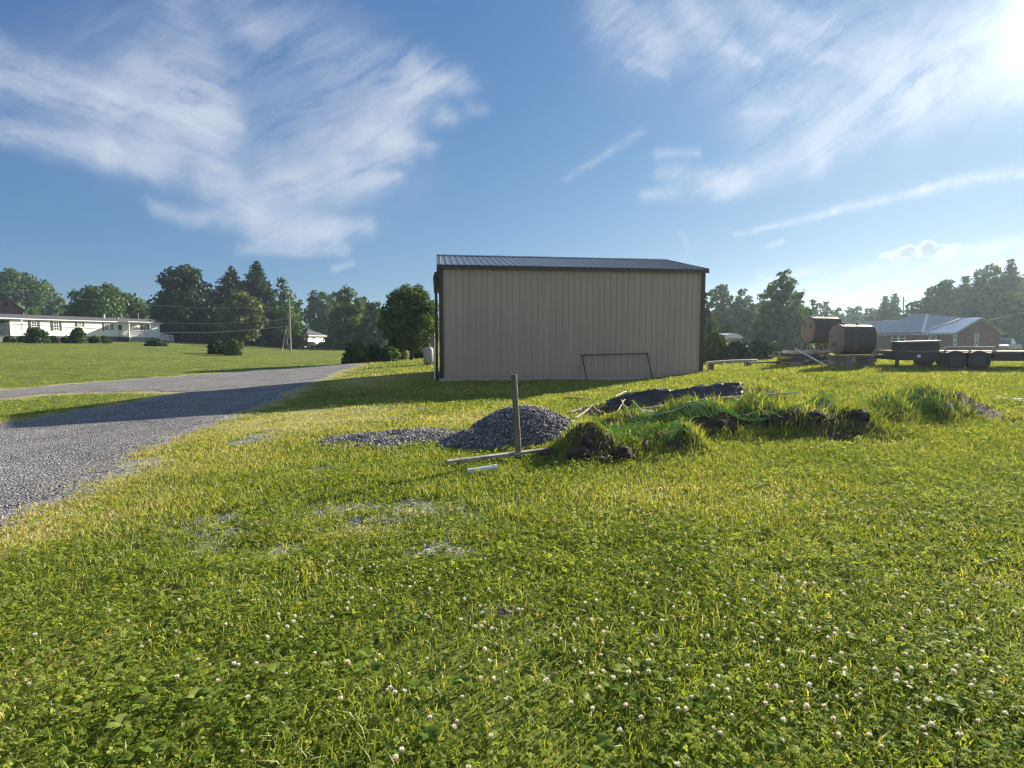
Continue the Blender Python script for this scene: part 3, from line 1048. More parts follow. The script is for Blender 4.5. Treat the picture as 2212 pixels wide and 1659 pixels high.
def build_weeds():
    """plantain and dock rosettes"""
    V, F, S, T, off = [], [], [], [], 0
    spots = [(500, 1140, 8), (300, 1480, 12), (430, 1560, 10), (820, 1560, 6), (1250, 1520, 6), (1460, 1600, 7), (1340, 1460, 5), (1950, 1500, 8), (1780, 1400, 5), (350, 1330, 10), (1700, 1150, 6), (620, 1080, 8), (2080, 1420, 5), (900, 1420, 4), (1150, 1130, 4)]
    for px, py, n in spots:
        c = G(px, py)
        for _ in range(n):
            x0, y0 = c.x + random.gauss(0, .16 * c.y ** .7), c.y + random.gauss(0, .14 * c.y ** .8)
            if y0 < .8:
                continue
            z0 = hz(x0, y0)
            tt = random.uniform(.3, 1)
            for q in range(random.randint(4, 8)):
                a = random.uniform(0, 6.283)
                L = random.uniform(.03, .07)
                w = L * random.uniform(.22, .36)
                rise = random.uniform(.25, .95)
                d, s = Vector((math.cos(a), math.sin(a), 0)), Vector((-math.sin(a), math.cos(a), 0))
                base = Vector((x0, y0, z0 + .015))
                pts = []
                for t, ww in ((0, .12), (.3, .8), (.62, 1.0), (1.0, .04)):
                    m = base + d * (L * t * (1.05 - .3 * rise)) + Vector((0, 0, L * (rise * t - .55 * rise * t * t) + .02))
                    pts += [m - s * (w * ww) + Vector((0, 0, w * ww * .3)), m + s * (w * ww) + Vector((0, 0, w * ww * .3))]
                V += [tuple(p) for p in pts]
                for r in range(3):
                    F += [off + 2 * r, off + 2 * r + 1, off + 2 * r + 3, off + 2 * r + 2]
                    S.append(4)
                T += [min(1, max(0, tt + random.gauss(0, .15)))] * 8
                off += 8
    o = np_mesh('broadleaf_weeds', np.array(V), np.array(F), np.array(S), MAT['broad_leaf'], dict(tint=np.array(T)))
    tag(o, 'broad plantain and dock leaves among the clover', 'weeds', kind='stuff')


def flower_geo(seed, pink, n=46, stem=True):
    rg = random.Random(seed)
    V, F, S, T, off = [], [], [], [], 0
    h = rg.uniform(.075, .115)
    lean = Vector((rg.uniform(-.02, .02), rg.uniform(-.02, .02), 0))
    top = Vector((0, 0, h)) + lean
    mi = []
    if stem:
        for k in range(3):
            a = 2.094 * k
            for p, r in ((Vector((0, 0, -.005)), .0011), (top, .0009)):
                V.append(p + Vector((math.cos(a) * r, math.sin(a) * r, 0)))
        for k in range(3):
            k2 = (k + 1) % 3
            F += [2 * k, 2 * k2, 2 * k2 + 1, 2 * k + 1]
            S.append(4)
            mi.append(1)
        T += [.5] * 6
        off = 6
    r0 = rg.uniform(.0062, .0090)
    for i in range(n):
        zc = 1 - 1.75 * (i + .5) / n
        a = i * 2.39996 + rg.uniform(-.2, .2)
        q = math.sqrt(max(0, 1 - zc * zc))
        d = Vector((q * math.cos(a), q * math.sin(a), zc * .9 + .05)).normalized()
        s = d.cross(Vector((.3, .2, 1))).normalized()
        u = d.cross(s)
        L = r0 * rg.uniform(.85, 1.2)
        w = r0 * .2
        b = top + d * (L * .25)
        e = top + d * L + Vector((0, 0, r0 * .25))
        V += [b - s * w * .5, b + s * w * .5, e + s * w + u * w * .4, e + d * (w * .9), e - s * w - u * w * .4]
        F += [off + k for k in range(5)]
        S.append(5)
        mi.append(0)
        T += [max(0, min(1, (.08 if (pink and zc < .35) or zc < -.35 else .75) + rg.gauss(0, .12)))] * 5
        off += 5
    return np.array([tuple(p) for p in V]), np.array(F), np.array(S), np.array(T), np.array(mi)


def build_flowers():
    zones = [(1000, 1480, 330, 130, 70), (560, 1420, 260, 120, 24), (1480, 1500, 250, 120, 44), (1150, 1310, 420, 90, 40), (1680, 1400, 250, 120, 46), (820, 1265, 130, 35, 34), (1330, 1140, 220, 40, 60), (1600, 1150, 220, 50, 80),
             (1900, 1115, 260, 40, 150), (2090, 1190, 130, 60, 70), (1950, 1300, 260, 120, 80), (2050, 1540, 160, 90, 34), (330, 1450, 250, 120, 14), (880, 978, 110, 10, 40), (1280, 1010, 120, 14, 40), (1450, 1250, 260, 60, 60),
             (1800, 1000, 300, 40, 90), (2000, 820, 220, 14, 130)]
    pts = []
    for px, py, rx, ry, n in zones:
        a, b = G(px, py), G(px, py - ry * .5)
        rw, rd = rx * a.y / FPX, max(.2, 2 * (b.y - a.y))
        for _ in range(n):
            x, y = a.x + random.gauss(0, rw * .85), a.y + random.gauss(0, rd * .8)
            if y > .95 and abs(x) < 1.0 * y + .3:
                pts.append((y, x))
    pts.sort()
    pts = np.array(pts)
    xs, ys = pts[:, 1], pts[:, 0]
    _, gv, so, _, b, pd = masks(xs, ys)
    k = (gv < .5) & (so < .6) & (pd < .02)
    xs, ys = xs[k], ys[k]
    zs = H(xs, ys)
    meshes = []
    for i in range(5):
        V, F, S, T, mi = flower_geo(20 + i, i % 2 == 1)
        o = np_mesh('clover_flower', V, F, S, [MAT['petal'], MAT['clover_leaf']], dict(tint=T), mi=mi)
        meshes.append(o)
    for i in range(min(298, len(xs))):
        o = meshes[i] if i < 5 else meshes[i % 5].copy()
        if i >= 5:
            COL.objects.link(o)
        o.location = (xs[i], ys[i], zs[i])
        o.rotation_euler = (random.gauss(0, .15), random.gauss(0, .15), random.uniform(0, 6.28))
        o.scale = (1, 1, random.uniform(.75, 1.15))
        tag(o, 'small round white clover flower head standing among the clover leaves', 'flower', 'white clover flowers')
    Vs, Fs, Ss, Ts, Ms, off = [], [], [], [], [], 0
    lows = [flower_geo(60 + i, i % 2 == 1, 14, False) for i in range(4)]
    for i in range(298, len(xs)):
        V, F, S, T, mi = lows[i % 4]
        Vs.append(V * (1.1 + .045 * ys[i]) * np.array([1, 1, .9]) * .9 + np.array([xs[i], ys[i], zs[i]]))
        Fs.append(F + off), Ss.append(S), Ts.append(T)
        off += len(V)
    if Vs:
        o = np_mesh('clover_flowers', np.concatenate(Vs), np.concatenate(Fs), np.concatenate(Ss), MAT['petal'], dict(tint=np.concatenate(Ts)))
        tag(o, 'distant scatter of tiny white clover flowers over the grass', 'flowers', kind='stuff')


def build_stones():
    p = LANE[0]
    n = 60000
    x, y = RNG.uniform(-13, -1.0, n), 3.6 + 13 * RNG.random(n) ** 1.4
    k = (poly_sd(p, x, y) + .5 * fbm(x, y, 2.2, 3) > RNG.uniform(-.5, .25, n)) & (RNG.random(n) < np.clip(7.5 / y, 0, 1)) & (np.abs(x) < y + 1.4)
    x, y = x[k], y[k]
    n2 = 42000
    a, b = scatter(n2, .9, 11, .6)
    g = blobs(GRAVEL_B, a, b) + .9 * fbm(a, b, 3.0, 3) * (blobs(GRAVEL_B, a, b) > .1)
    k = RNG.random(n2) < np.clip((g - .30) * 1.0, 0, .6)
    x, y = np.concatenate([x, a[k]]), np.concatenate([y, b[k]])
    s = RNG.uniform(.005, .015, len(x)) * (.75 + .035 * y)
    o = rocks('loose_gravel', np.stack([x, y, H(x, y) + s * .3], -1), s, MAT['gravel_stone'])
    tag(o, 'loose grey crushed stone lying on the driveway and bare patches', 'gravel', kind='stuff')


def build_pile():
    o = grid_mesh('gravel_pile', -3.4, 1.7, 6.9, 9.8, .05, lambda x, y: pile_h(x, y) > .012, lambda x, y: pile_h(x, y) - .01, MAT['pile_base'])
    tag(o, 'grey heap of crushed stone behind the leaning wooden post', 'gravel pile')
    n = 24000
    x, y = RNG.uniform(-3.4, 1.7, n), RNG.uniform(6.9, 9.8, n)
    h = pile_h(x, y)
    k = h > .006 + .022 * RNG.random(n)
    x, y, h = x[k], y[k], h[k]
    s = .007 + .017 * RNG.random(len(x)) ** 2.0
    st = rocks('stones', np.stack([x, y, H(x, y) + h - .002], -1), s, MAT['pile_stone'], parent=o)
    st['kind'] = 'stuff'


# ------------------------------------------------------------------ steel shed
SHED_A = P(953, 826, 20.0)
SHED_ANG = math.atan2(.134, .991)
SHED_L, SHED_D, SHED_E, SHED_RISE = 9.93, 7.6, 4.11, .86
SHED_O = (SHED_A.x, SHED_A.y, 0.02)


def ribbed(x0, x1, pitch, rise, ribw=.05, topw=.02):
    """outline (x, offset) of a ribbed steel sheet"""
    pts = [(x0, 0.0)]
    x = x0 + pitch / 2
    while x < x1 - ribw:
        pts += [(x - ribw / 2, 0), (x - topw / 2, rise), (x + topw / 2, rise), (x + ribw / 2, 0)]
        x += pitch
    pts.append((x1, 0.0))
    return pts


def sheet(mb, pts, fa, fb):
    """faces between two mapped copies of an outline"""
    n = len(pts)
    vs = [fa(*p) for p in pts] + [fb(*p) for p in pts]
    mb.add(vs, [(i, i + 1, n + i + 1, n + i) for i in range(n - 1)])


def build_shed():
    L, D, E, RS = SHED_L, SHED_D, SHED_E, SHED_RISE
    root = empty('steel_shed', SHED_O, SHED_ANG, 'tall tan ribbed steel shed with dark brown corner trim and grey metal roof', 'shed')
    b = .10
    for nm, fa, fb, ln in (('front', lambda x, o: (x, -o, b), lambda x, o: (x, -o, E), L), ('back', lambda x, o: (x, D + o, b), lambda x, o: (x, D + o, E), L)):
        m = MB()
        sheet(m, ribbed(0.0, ln, .2286, .036, .06, .02), fa, fb)
        if nm == 'front':
            for zz in (.3, 1.25, 2.2, 3.15, 3.98):
                for k in range(int(ln / .2286)):
                    x = .2286 * (k + .5) + .075
                    if x < ln - .1:
                        m.box(x - .010, x + .010, -.014, -.001, zz - .010, zz + .010)
        m.build('wall', MAT['tan_steel'], root)
    for side in (0, 1):
        m = MB()
        X = 0 if side == 0 else L
        sg = -1 if side == 0 else 1
        top = lambda y: E + RS * (1 - abs(y - D / 2) / (D / 2)) - .02
        sheet(m, ribbed(0, D, .2286, .018), lambda y, o: (X + sg * o, y, b), lambda y, o: (X + sg * o, y, top(y)))
        m.build('wall', MAT['tan_steel'], root)
    m = MB()
    m.box(-.06, L + .06, -.06, D + .06, -.55, b)
    m.build('foundation', MAT['concrete'], root)
    # roof: two ribbed slopes with overhang, thickness from an underside sheet
    ov, side = .16, .09
    m = MB()
    pts = ribbed(-side, L + side, .2286, .026, .045, .018)
    zr = E + RS + .06
    slope = RS / (D / 2)
    ze = zr - slope * (D / 2 + ov)
    sheet(m, pts, lambda x, o: (x, -ov, ze + o), lambda x, o: (x, D / 2, zr + o))
    sheet(m, pts, lambda x, o: (x, D / 2, zr + o), lambda x, o: (x, D + ov, ze + o))
    for y0, y1, z0, z1 in ((-ov, D / 2, ze, zr), (D / 2, D + ov, zr, ze)):
        m.add([(-side, y0, z0 - .02), (L + side, y0, z0 - .02), (L + side, y1, z1 - .02), (-side, y1, z1 - .02)], [(0, 1, 2, 3)])
    m.build('roof', MAT['dark_roof_steel'], root)
    m = MB()
    m.add([(-side - .01, D / 2 - .17, zr - .012), (L + side + .01, D / 2 - .17, zr - .012), (L + side + .01, D / 2, zr + .05), (-side - .01, D / 2, zr + .05), (-side - .01, D / 2 + .17, zr - .012), (L + side + .01, D / 2 + .17, zr - .012)],
          [(0, 1, 2, 3), (3, 2, 5, 4)])
    m.build('ridge_cap', MAT['dark_roof_steel'], root)
    for y0 in (-ov - .015, D + ov - .01):
        m = MB()
        m.box(-side, L + side, y0, y0 + .025, ze - .12, ze - .022)
        m.build('eave_trim', MAT['brown_trim'], root)
    for X in (-side - .022, L + side):
        for sg in (0, 1):
            m = MB()
            ya, yb = (-ov, D / 2) if sg == 0 else (D / 2, D + ov)
            za, zb = (ze, zr) if sg == 0 else (zr, ze)
            m.add([(X, ya, za - .15), (X + .022, ya, za - .15), (X + .022, ya, za + .03), (X, ya, za + .03), (X, yb, zb - .15), (X + .022, yb, zb - .15), (X + .022, yb, zb + .03), (X, yb, zb + .03)],
                  [(0, 3, 2, 1), (4, 5, 6, 7), (0, 1, 5, 4), (1, 2, 6, 5), (2, 3, 7, 6), (3, 0, 4, 7)])
            m.build('rake_trim', MAT['brown_trim'], root)
    for X0, X1 in ((-.035, .14), (L - .13, L + .035)):
        m = MB()
        m.box(X0, X1, -.03, -.024, b + .0, E - .04)
        xe = X0 if X0 < 0 else X1
        m.box(xe - .004, xe + .004, -.024, .14, b, E - .04)
        m.build('corner_trim', MAT['brown_trim'], root)
    # sliding door on the west gable with its track hood
    m = MB()
    m.box(-.20, -.10, .35, 4.1, .06, 3.72)
    d = m.build('sliding_door', MAT['brown_trim'], root)
    m = MB()
    m.prism([(-.25, 3.72), (-.02, 3.72), (-.02, 3.98), (-.20, 3.90)], .2, 7.0)
    m.build('door_track', MAT['brown_trim'], d)
    m = MB()
    m.tube([(-.23, .25, .04), (-.23, .25, 1.1)], .022)
    m.build('downspout', MAT['white_trim'], root)
    # loose tall angle-iron frame leaning on the wall
    w = Wall((SHED_A.x, SHED_A.y), SHED_ANG, 0.0)
    s0, s1 = w.sz(1262, 815)[0], w.sz(1401, 813)[0]
    r2 = empty('iron_frame', (SHED_O[0], SHED_O[1], SHED_O[2]), SHED_ANG, 'rusty three sided angle iron frame leaning on the tan shed wall', 'metal frame')
    a0, a1, t0, t1 = (s0, -.34, .0), (s1 + .02, -.34, .03), (s0 - .10, -.055, .93), (s1 - .10, -.055, .99)
    for nm, p, q in (('leg', a0, t0), ('leg', a1, t1), ('top_bar', (t0[0] - .05, t0[1], t0[2]), (t1[0] + .06, t1[1], t1[2]))):
        m = MB()
        m.bar(p, q, .042, .010)
        m.bar(Vector(p) + Vector((0, -.018, 0)), Vector(q) + Vector((0, -.018, 0)), .010, .042)
        m.build(nm, MAT['black_iron'], r2)


# ------------------------------------------------------------------ windows and houses
def window(parent, T, s0, s1, z0, z1, bars=(1, 1), fr=.07, shutters=(), fm='white_trim', gm='glass', sw=None):
    """window lying on the plane y=0 of the frame T (outside is -y); shutters in 'lr'"""
    m = MB(T)
    m.box(s0, s1, -.05, -.002, z0, z0 + fr).box(s0, s1, -.05, -.002, z1 - fr, z1)
    m.box(s0, s0 + fr, -.05, -.002, z0 + fr, z1 - fr).box(s1 - fr, s1, -.05, -.002, z0 + fr, z1 - fr)
    iw, ih = s1 - s0 - 2 * fr, z1 - z0 - 2 * fr
    for k in range(1, bars[0] + 1):
        c = s0 + fr + iw * k / (bars[0] + 1)
        m.box(c - fr * .3, c + fr * .3, -.04, -.004, z0 + fr, z1 - fr)
    for k in range(1, bars[1] + 1):
        c = z0 + fr + ih * k / (bars[1] + 1)
        m.box(s0 + fr, s1 - fr, -.045, -.003, c - fr * .4, c + fr * .4)
    w = m.build('window', MAT[fm], parent)
    m = MB(T)
    m.box(s0 + fr, s1 - fr, -.02, -.006, z0 + fr, z1 - fr)
    m.build('pane', MAT[gm], w)
    sw = sw or .38
    for c in shutters:
        a = s0 - sw - .03 if c == 'l' else s1 + .03
        m = MB(T)
        m.box(a, a + sw, -.04, -.003, z0 - .04, z1 + .04)
        for k in range(9):
            zz = z0 + (z1 - z0) * (k + .5) / 9
            m.box(a + .04, a + sw - .04, -.052, -.041, zz - .03, zz + .03)
        m.build('shutter', MAT['shutter'], parent)
    return w


def lap_wall(m, x0, x1, y, z0, z1, step=.115, out=-1):
    """horizontal lap siding facing -y (out=-1)"""
    z = z0
    while z < z1 - .01:
        zt = min(z + step, z1)
        m.add([(x0, y + out * .014, z), (x1, y + out * .014, z), (x1, y, zt), (x0, y, zt)], [(0, 1, 2, 3)])
        m.add([(x0, y, z), (x1, y, z), (x1, y + out * .014, z), (x0, y + out * .014, z)], [(0, 1, 2, 3)])
        z = zt


def build_mobile_home():
    A, B = P(-30, 735, 73), P(346, 735, 96)
    ang, L = frame(A, B)
    base = 1.42
    w = Wall(A, ang, base)
    zb, ze = w.sz(346, 727.5)[1], w.sz(346, 697)[1]
    root = empty('mobile_home', (A.x, A.y, base), ang, 'long white single storey mobile home with dark shutters and a small railed porch', 'house')
    D = 4.3
    m = MB()
    lap_wall(m, 0, L, 0, zb, ze, .16)
    m.build('wall', MAT['white_siding'], root)
    m = MB()
    m.box(0, L, .01, D, zb, ze)
    m.prism([(0, 0), (D, 0), (D / 2, .52)], 0, 0, None) if False else None
    m.build('body', MAT['white_siding'], root)
    m = MB()
    m.box(.1, L - .1, .08, D - .08, -.8, zb - .005)
    m.build('skirting', MAT['skirting'], root)
    m = MB()
    for y0, y1, za, zc in ((-.28, D / 2, ze - .02, ze + .60), (D / 2, D + .28, ze + .60, ze - .02)):
        m.add([(-.25, y0, za), (L + .3, y0, za), (L + .3, y1, zc), (-.25, y1, zc), (-.25, y0, za - .12), (L + .3, y0, za - .12), (L + .3, y1, zc - .12), (-.25, y1, zc - .12)],
              [(0, 1, 2, 3), (4, 7, 6, 5), (0, 4, 5, 1), (1, 5, 6, 2), (2, 6, 7, 3), (3, 7, 4, 0)])
    rf = m.build('roof', MAT['asphalt_shingle'], root)
    m = MB()
    m.box(-.25, L + .3, -.36, -.285, ze - .16, ze - .03)
    m.build('gutter', MAT['white_trim'], root)
    for px, r, h in ((243, .11, .55), (273, .09, .2), (316, .03, 1.0)):
        s = w.sz(px, 690)[0]
        m = MB()
        m.tube([(s, D / 2 - .3, ze + .45), (s, D / 2 - .3, ze + .55 + h)], r)
        m.build('vent_pipe', MAT['white_trim'], rf)
    I = None
    px = lambda z: z / 3.456 / 1.356
    py = lambda z: (740 + z / 3.456) / 1.356
    for x0, x1, y0, y1, bars, sh in ((315, 375, 695, 778, (1, 2), 'lr'), (540, 597, 700, 787, (1, 2), 'lr'), (785, 832, 707, 747, (1, 1), 'lr'), (1057, 1100, 718, 790, (1, 1), 'l'), (1108, 1152, 718, 790, (1, 1), ''), (1445, 1490, 728, 782, (1, 2), 'lr')):
        s0, s1 = w.sz(px(x0), py(750))[0], w.sz(px(x1), py(750))[0]
        z1, z0 = w.sz(px((x0 + x1) / 2), py(y0))[1], w.sz(px((x0 + x1) / 2), py(y1))[1]
        window(root, I, s0, s1, z0, z1, bars, .09, sh, sw=(s1 - s0) * .42)
    # door
    s0, s1 = w.sz(px(1185), 700)[0], w.sz(px(1235), 700)[0]
    m = MB()
    m.box(s0, s1, -.05, -.016, zb + .05, zb + 2.05)
    dr = m.build('door', MAT['white_trim'], root)
    m = MB()
    m.box(s0 + .12, s1 - .12, -.06, -.051, zb + 1.0, zb + 1.85)
    m.build('pane', MAT['glass'], dr)
    # porch in front of the door
    p0, p1 = w.sz(px(1150), 700)[0] + .8, w.sz(px(1150), 700)[0] + 4.4
    fl, dp = zb + .02, 2.3
    pr = MB().box(p0, p1, -dp, -.06, fl - .12, fl).build('porch', MAT['porch_white'], root)
    m = MB()
    n = int((p1 - p0) / .11)
    for k in range(n):
        x = p0 + (p1 - p0) * k / n
        m.box(x, x + .085, -dp - .02, -dp, -.35, fl - .125)
    for k in range(int(dp / .11)):
        y = -dp + .02 + k * .11
        m.box(p1, p1 + .02, y, y + .085, -.35, fl - .125)
    m.build('lattice', MAT['porch_grey'], pr)

    def rail(a, b, nm='railing'):
        a, b = Vector(a), Vector(b)
        q = MB()
        up = Vector((0, 0, .92))
        q.bar(a + up, b + up, .09, .06)
        q.bar(a + Vector((0, 0, .14)), b + Vector((0, 0, .14)), .06, .05)
        ln = (b - a).length
        for k in range(int(ln / .16) + 1):
            c = a.lerp(b, min(1, k * .16 / ln))
            q.bar(c + Vector((0, 0, .14)), c + Vector((0, 0, .9)), .035, .035)
        for c in (a, b):
            q.bar(c + Vector((0, 0, -.1)), c + Vector((0, 0, 1.0)), .1, .1)
        return q.build(nm, MAT['porch_white'], pr)
    rail((p0, -dp + .05, fl), (p1 - 1.2, -dp + .05, fl))
    rail((p0 + .05, -.2, fl), (p0 + .05, -dp + .1, fl))
    for c in ((p0 + .06, -dp + .06), (p1 - .06, -dp + .06)):
        m = MB().bar((*c, -.35), (*c, ze - .12), .11, .11)
        m.build('post', MAT['porch_white'], pr)
    m = MB().box(p0 - .3, p1 + .5, -dp - .25, -.05, ze - .13, ze - .03)
    m.build('awning', MAT['white_trim'], pr)
    # steps and ramp along the wall to the east
    m = MB()
    e1 = p1 + 4.0
    m.add([(p1, -dp, fl - .1), (e1, -dp, -.2), (e1, -dp + 1.2, -.2), (p1, -dp + 1.2, fl - .1), (p1, -dp, fl), (e1, -dp, -.1), (e1, -dp + 1.2, -.1), (p1, -dp + 1.2, fl)],
          [(0, 1, 2, 3), (4, 7, 6, 5), (0, 4, 5, 1), (1, 5, 6, 2), (2, 6, 7, 3), (3, 7, 4, 0)])
    m.build('ramp', MAT['porch_white'], pr)
    rail((p1, -dp + .03, fl), (e1, -dp + .03, -.1))
    rail((p1, -dp + 1.17, fl), (e1, -dp + 1.17, -.1))
    # second entry awning at the near end
    s0 = w.sz(6, 700)[0]
    m = MB().box(s0 - 2.2, s0 + 1.4, -1.9, -.05, ze - .18, ze - .05).bar((s0 + 1.2, -1.8, -.3), (s0 + 1.2, -1.8, ze - .2), .12, .12)
    m.build('entry_awning', MAT['white_trim'], root)
    m = MB().box(s0 - .5, s0 + .75, -.06, -.016, zb + .05, zb + 2.1)
    m.build('door', MAT['glass'], root)
    return A, ang, L, base, w


def build_white_house():
    A, B = P(648, 735, 123), P(706, 735, 132)
    ang, L = frame(A, B)
    base = hz(A.x, A.y) - .1
    w = Wall(A, ang, base)
    ze, z0 = w.sz(650, 724.5)[1], 0.0
    root = empty('white_house', (A.x, A.y, base), ang, 'small white clapboard house with dark hipped roof behind parked cars', 'house')
    D = 6.5
    m = MB()
    lap_wall(m, 0, L, 0, .05, ze, .16)
    m.box(0, L, .01, D, 0, ze)
    m.build('wall', MAT['white_siding'], root)
    m = MB()
    o, r = .3, 1.75
    vs = [(-o, -o, ze), (L + o, -o, ze), (L + o, D + o, ze), (-o, D + o, ze), (.5, D / 2, ze + r), (L * .60, D / 2, ze + r)]
    m.add(vs, [(0, 1, 5, 4), (1, 2, 5), (2, 3, 4, 5), (3, 0, 4), (3, 2, 1, 0)])
    m.build('roof', MAT['asphalt_shingle'], root)
    m = MB().box(-o, L + o, -o - .06, -o - .005, ze - .16, ze + .02)
    m.build('fascia', MAT['white_trim'], root)
    for x0, x1, y0, y1, b in ((445, 560, 775, 965, (0, 1)), (735, 895, 775, 910, (1, 1)), (1105, 1200, 770, 850, (0, 1))):
        px = lambda z: (860 + z / 13.825) / 1.356
        py = lambda z: (930 + z / 13.825) / 1.356
        window(root, None, w.sz(px(x0), 735)[0], w.sz(px(x1), 735)[0], w.sz(px(x0), py(y1))[1], w.sz(px(x0), py(y0))[1], b, .12)


def build_brick_house():
    A = P(2058, 735, 54)
    gang = math.atan2(.35, .936)
    base = -.15
    root = empty('brick_house', (A.x, A.y, base), gang, 'low red brick house with pale ribbed metal roof, sunlight painted in, beyond the trailer', 'house')
    g = Wall(A, gang, base)
    f = Wall(A, gang + R(90), base)
    ze = g.sz(2058, 718)[1]
    W = g.sz(2160, 718)[0]
    rise = g.sz(2110, 687)[1] - ze
    LN = 15.5
    m = MB()
    m.box(0, W, 0, LN, .35, ze)
    m.prism([(0, ze), (W, ze), (W / 2, ze + rise - .05)], 0, 6.5)
    m.build('wall', MAT['brick'], root)
    m = MB().box(.05, W - .05, .05, LN - .05, -.6, .345)
    m.build('foundation', MAT['white_trim'], root)
    o = .25
    cr = f.sz(1992, 693)[0]                # where the cross gable begins
    cl = 12.5
    zr = ze + rise

    def slope(m, x0, x1, z0, z1, y0, y1, pitch=.23):
        pts = ribbed(y0, y1, pitch, .022, .045, .018)
        sheet(m, pts, lambda y, q: (x0, y, z0 + q), lambda y, q: (x1, y, z1 + q))
        m.add([(x0, y0, z0 - .02), (x0, y1, z0 - .02), (x1, y1, z1 - .02), (x1, y0, z1 - .02)], [(0, 1, 2, 3)])
    m = MB()
    k = o * rise / (W / 2)
    ys = f.sz(1992, 718)[0]
    slope(m, -o, W / 2, ze - k + .05, zr + .05, -.3, ys)
    slope(m, W / 2, W + o, zr + .05, ze - k + .05, -.3, cl)
    m.build('metal_roof', MAT['sun_paled_metal_roof'], root)
    m = MB()
    slope(m, -o, W / 2, ze - k + .05, zr + .05, ys, cl)
    slope(m, -o, W / 2, ze - k + .05 - .12, zr - .2, cl, LN + .3)
    slope(m, W / 2, W + o, zr - .2, ze - k - .07, cl, LN + .3)
    m.build('roof', MAT['grey_roof'], root)
    # raised hip over the middle, its ridge higher than the main roof
    yv, ya, yb = f.sz(1997, 718)[0], f.sz(1962, 684)[0], 0
    hzr = f.sz(1962, 684)[1]
    yr1 = yv + 1.9
    top = (W / 2, yr1 + 2.2, zr + .55)
    topb = (W / 2, yr1 + .2, zr + .55)
    m = MB()
    v0 = (-o - .02, yv, ze + .02)
    m.add([v0, (W / 2, yv - 1.6, zr + .06), topb, top, (-o - .02, yv + 5.2, ze + .02), (W + o, yv + 5.2, ze + .02), (W + o, yv, ze + .02)],
          [(0, 1, 2), (0, 2, 3), (0, 3, 4), (4, 3, 5), (5, 3, 6), (3, 2, 6), (2, 1, 6)])
    h = m.build('hip_roof', MAT['grey_roof'], root)
    m = MB()
    for a, b in ((v0, topb), (topb, top), (v0, (W / 2 - .4, yv - 1.3, zr - .05))):
        m.bar(Vector(a) + Vector((-.02, 0, .05)), Vector(b) + Vector((-.02, 0, .05)), .24, .05)
    m.build('ridge_flashing', MAT['flashing'], h)
    m = MB()
    m.box(-o - .03, -o + .0, -.3, LN + .3, ze - k - .14, ze - k + .03)
    m.box(W + o, W + o + .03, -.3, LN + .3, ze - k - .14, ze - k + .03)
    m.bar((-o, -.33, ze - k - .03), (W / 2, -.33, zr - .03), .03, .17, up=(0, 1, 0))
    m.bar((W + o, -.33, ze - k - .03), (W / 2, -.33, zr - .03), .03, .17, up=(0, 1, 0))
    m.build('fascia', MAT['pale_board'], root)
    # gable windows face -y; long wall windows face -x
    px = lambda z: (2560 + z / 5.027) / 1.356
    py = lambda z: (880 + z / 5.027) / 1.356
    for x0, x1, y0, y1 in ((1170, 1215, 510, 660), (1480, 1530, 490, 665)):
        window(root, None, g.sz(px(x0), 730)[0], g.sz(px(x1), 730)[0], g.sz(px(x0), py(y1))[1], g.sz(px(x0), py(y0))[1], (0, 1), .07)
    T = Matrix(((0, -1, 0, 0), (-1, 0, 0, 0), (0, 0, 1, 0), (0, 0, 0, 1)))
    T = Matrix(((0, 1, 0, 0), (-1, 0, 0, 0), (0, 0, 1, 0), (0, 0, 0, 1)))   # window x -> -y, window -y -> -x
    for x0, x1, y0, y1, b in ((262, 362, 495, 618, (0, 1)), (364, 465, 495, 618, (0, 1)), (808, 925, 495, 600, (0, 0)), (-20, 40, 495, 660, (0, 1))):
        ya, yb = f.sz(px(x1), 730)[0], f.sz(px(x0), 730)[0]
        z1, z0 = f.sz(px((x0 + x1) / 2), py(y0))[1], f.sz(px((x0 + x1) / 2), py(y1))[1]
        window(root, T, -yb, -ya, z0, z1, b, .09)


def build_barn():
    A = P(-62, 670, 128)
    ang = R(40)
    base = 2.0
    g = Wall(A, ang, base)
    root = empty('red_barn', (A.x, A.y, base), ang, 'weathered red barn gable showing above the mobile home roof', 'barn')
    W, ze = g.sz(50, 670)
    xr, zr = g.sz(11, 644)
    m = MB()
    m.box(0, W, 0, 14, 0, ze)
    m.prism([(0, ze), (W, ze), (xr, zr)], 0, 14)
    m.build('wall', MAT['barn_red'], root)
    m = MB()
    for a, b in (((-.4, ze - .25), (xr, zr + .15)), ((xr, zr + .15), (W + .4, ze - .3))):
        m.add([(a[0], -.4, a[1]), (b[0], -.4, b[1]), (b[0], 14.4, b[1]), (a[0], 14.4, a[1]), (a[0], -.4, a[1] + .25), (b[0], -.4, b[1] + .25), (b[0], 14.4, b[1] + .25), (a[0], 14.4, a[1] + .25)],
              [(0, 1, 2, 3), (4, 7, 6, 5), (0, 4, 5, 1), (1, 5, 6, 2), (2, 6, 7, 3), (3, 7, 4, 0)])
    m.build('roof', MAT['asphalt_shingle'], root)
    (s0, z0), (s1, z1) = g.sz(9, 663), g.sz(19, 652)
    window(root, None, s0, s1, z0, z1, (0, 0), .12, fm='barn_red', gm='dark_opening')


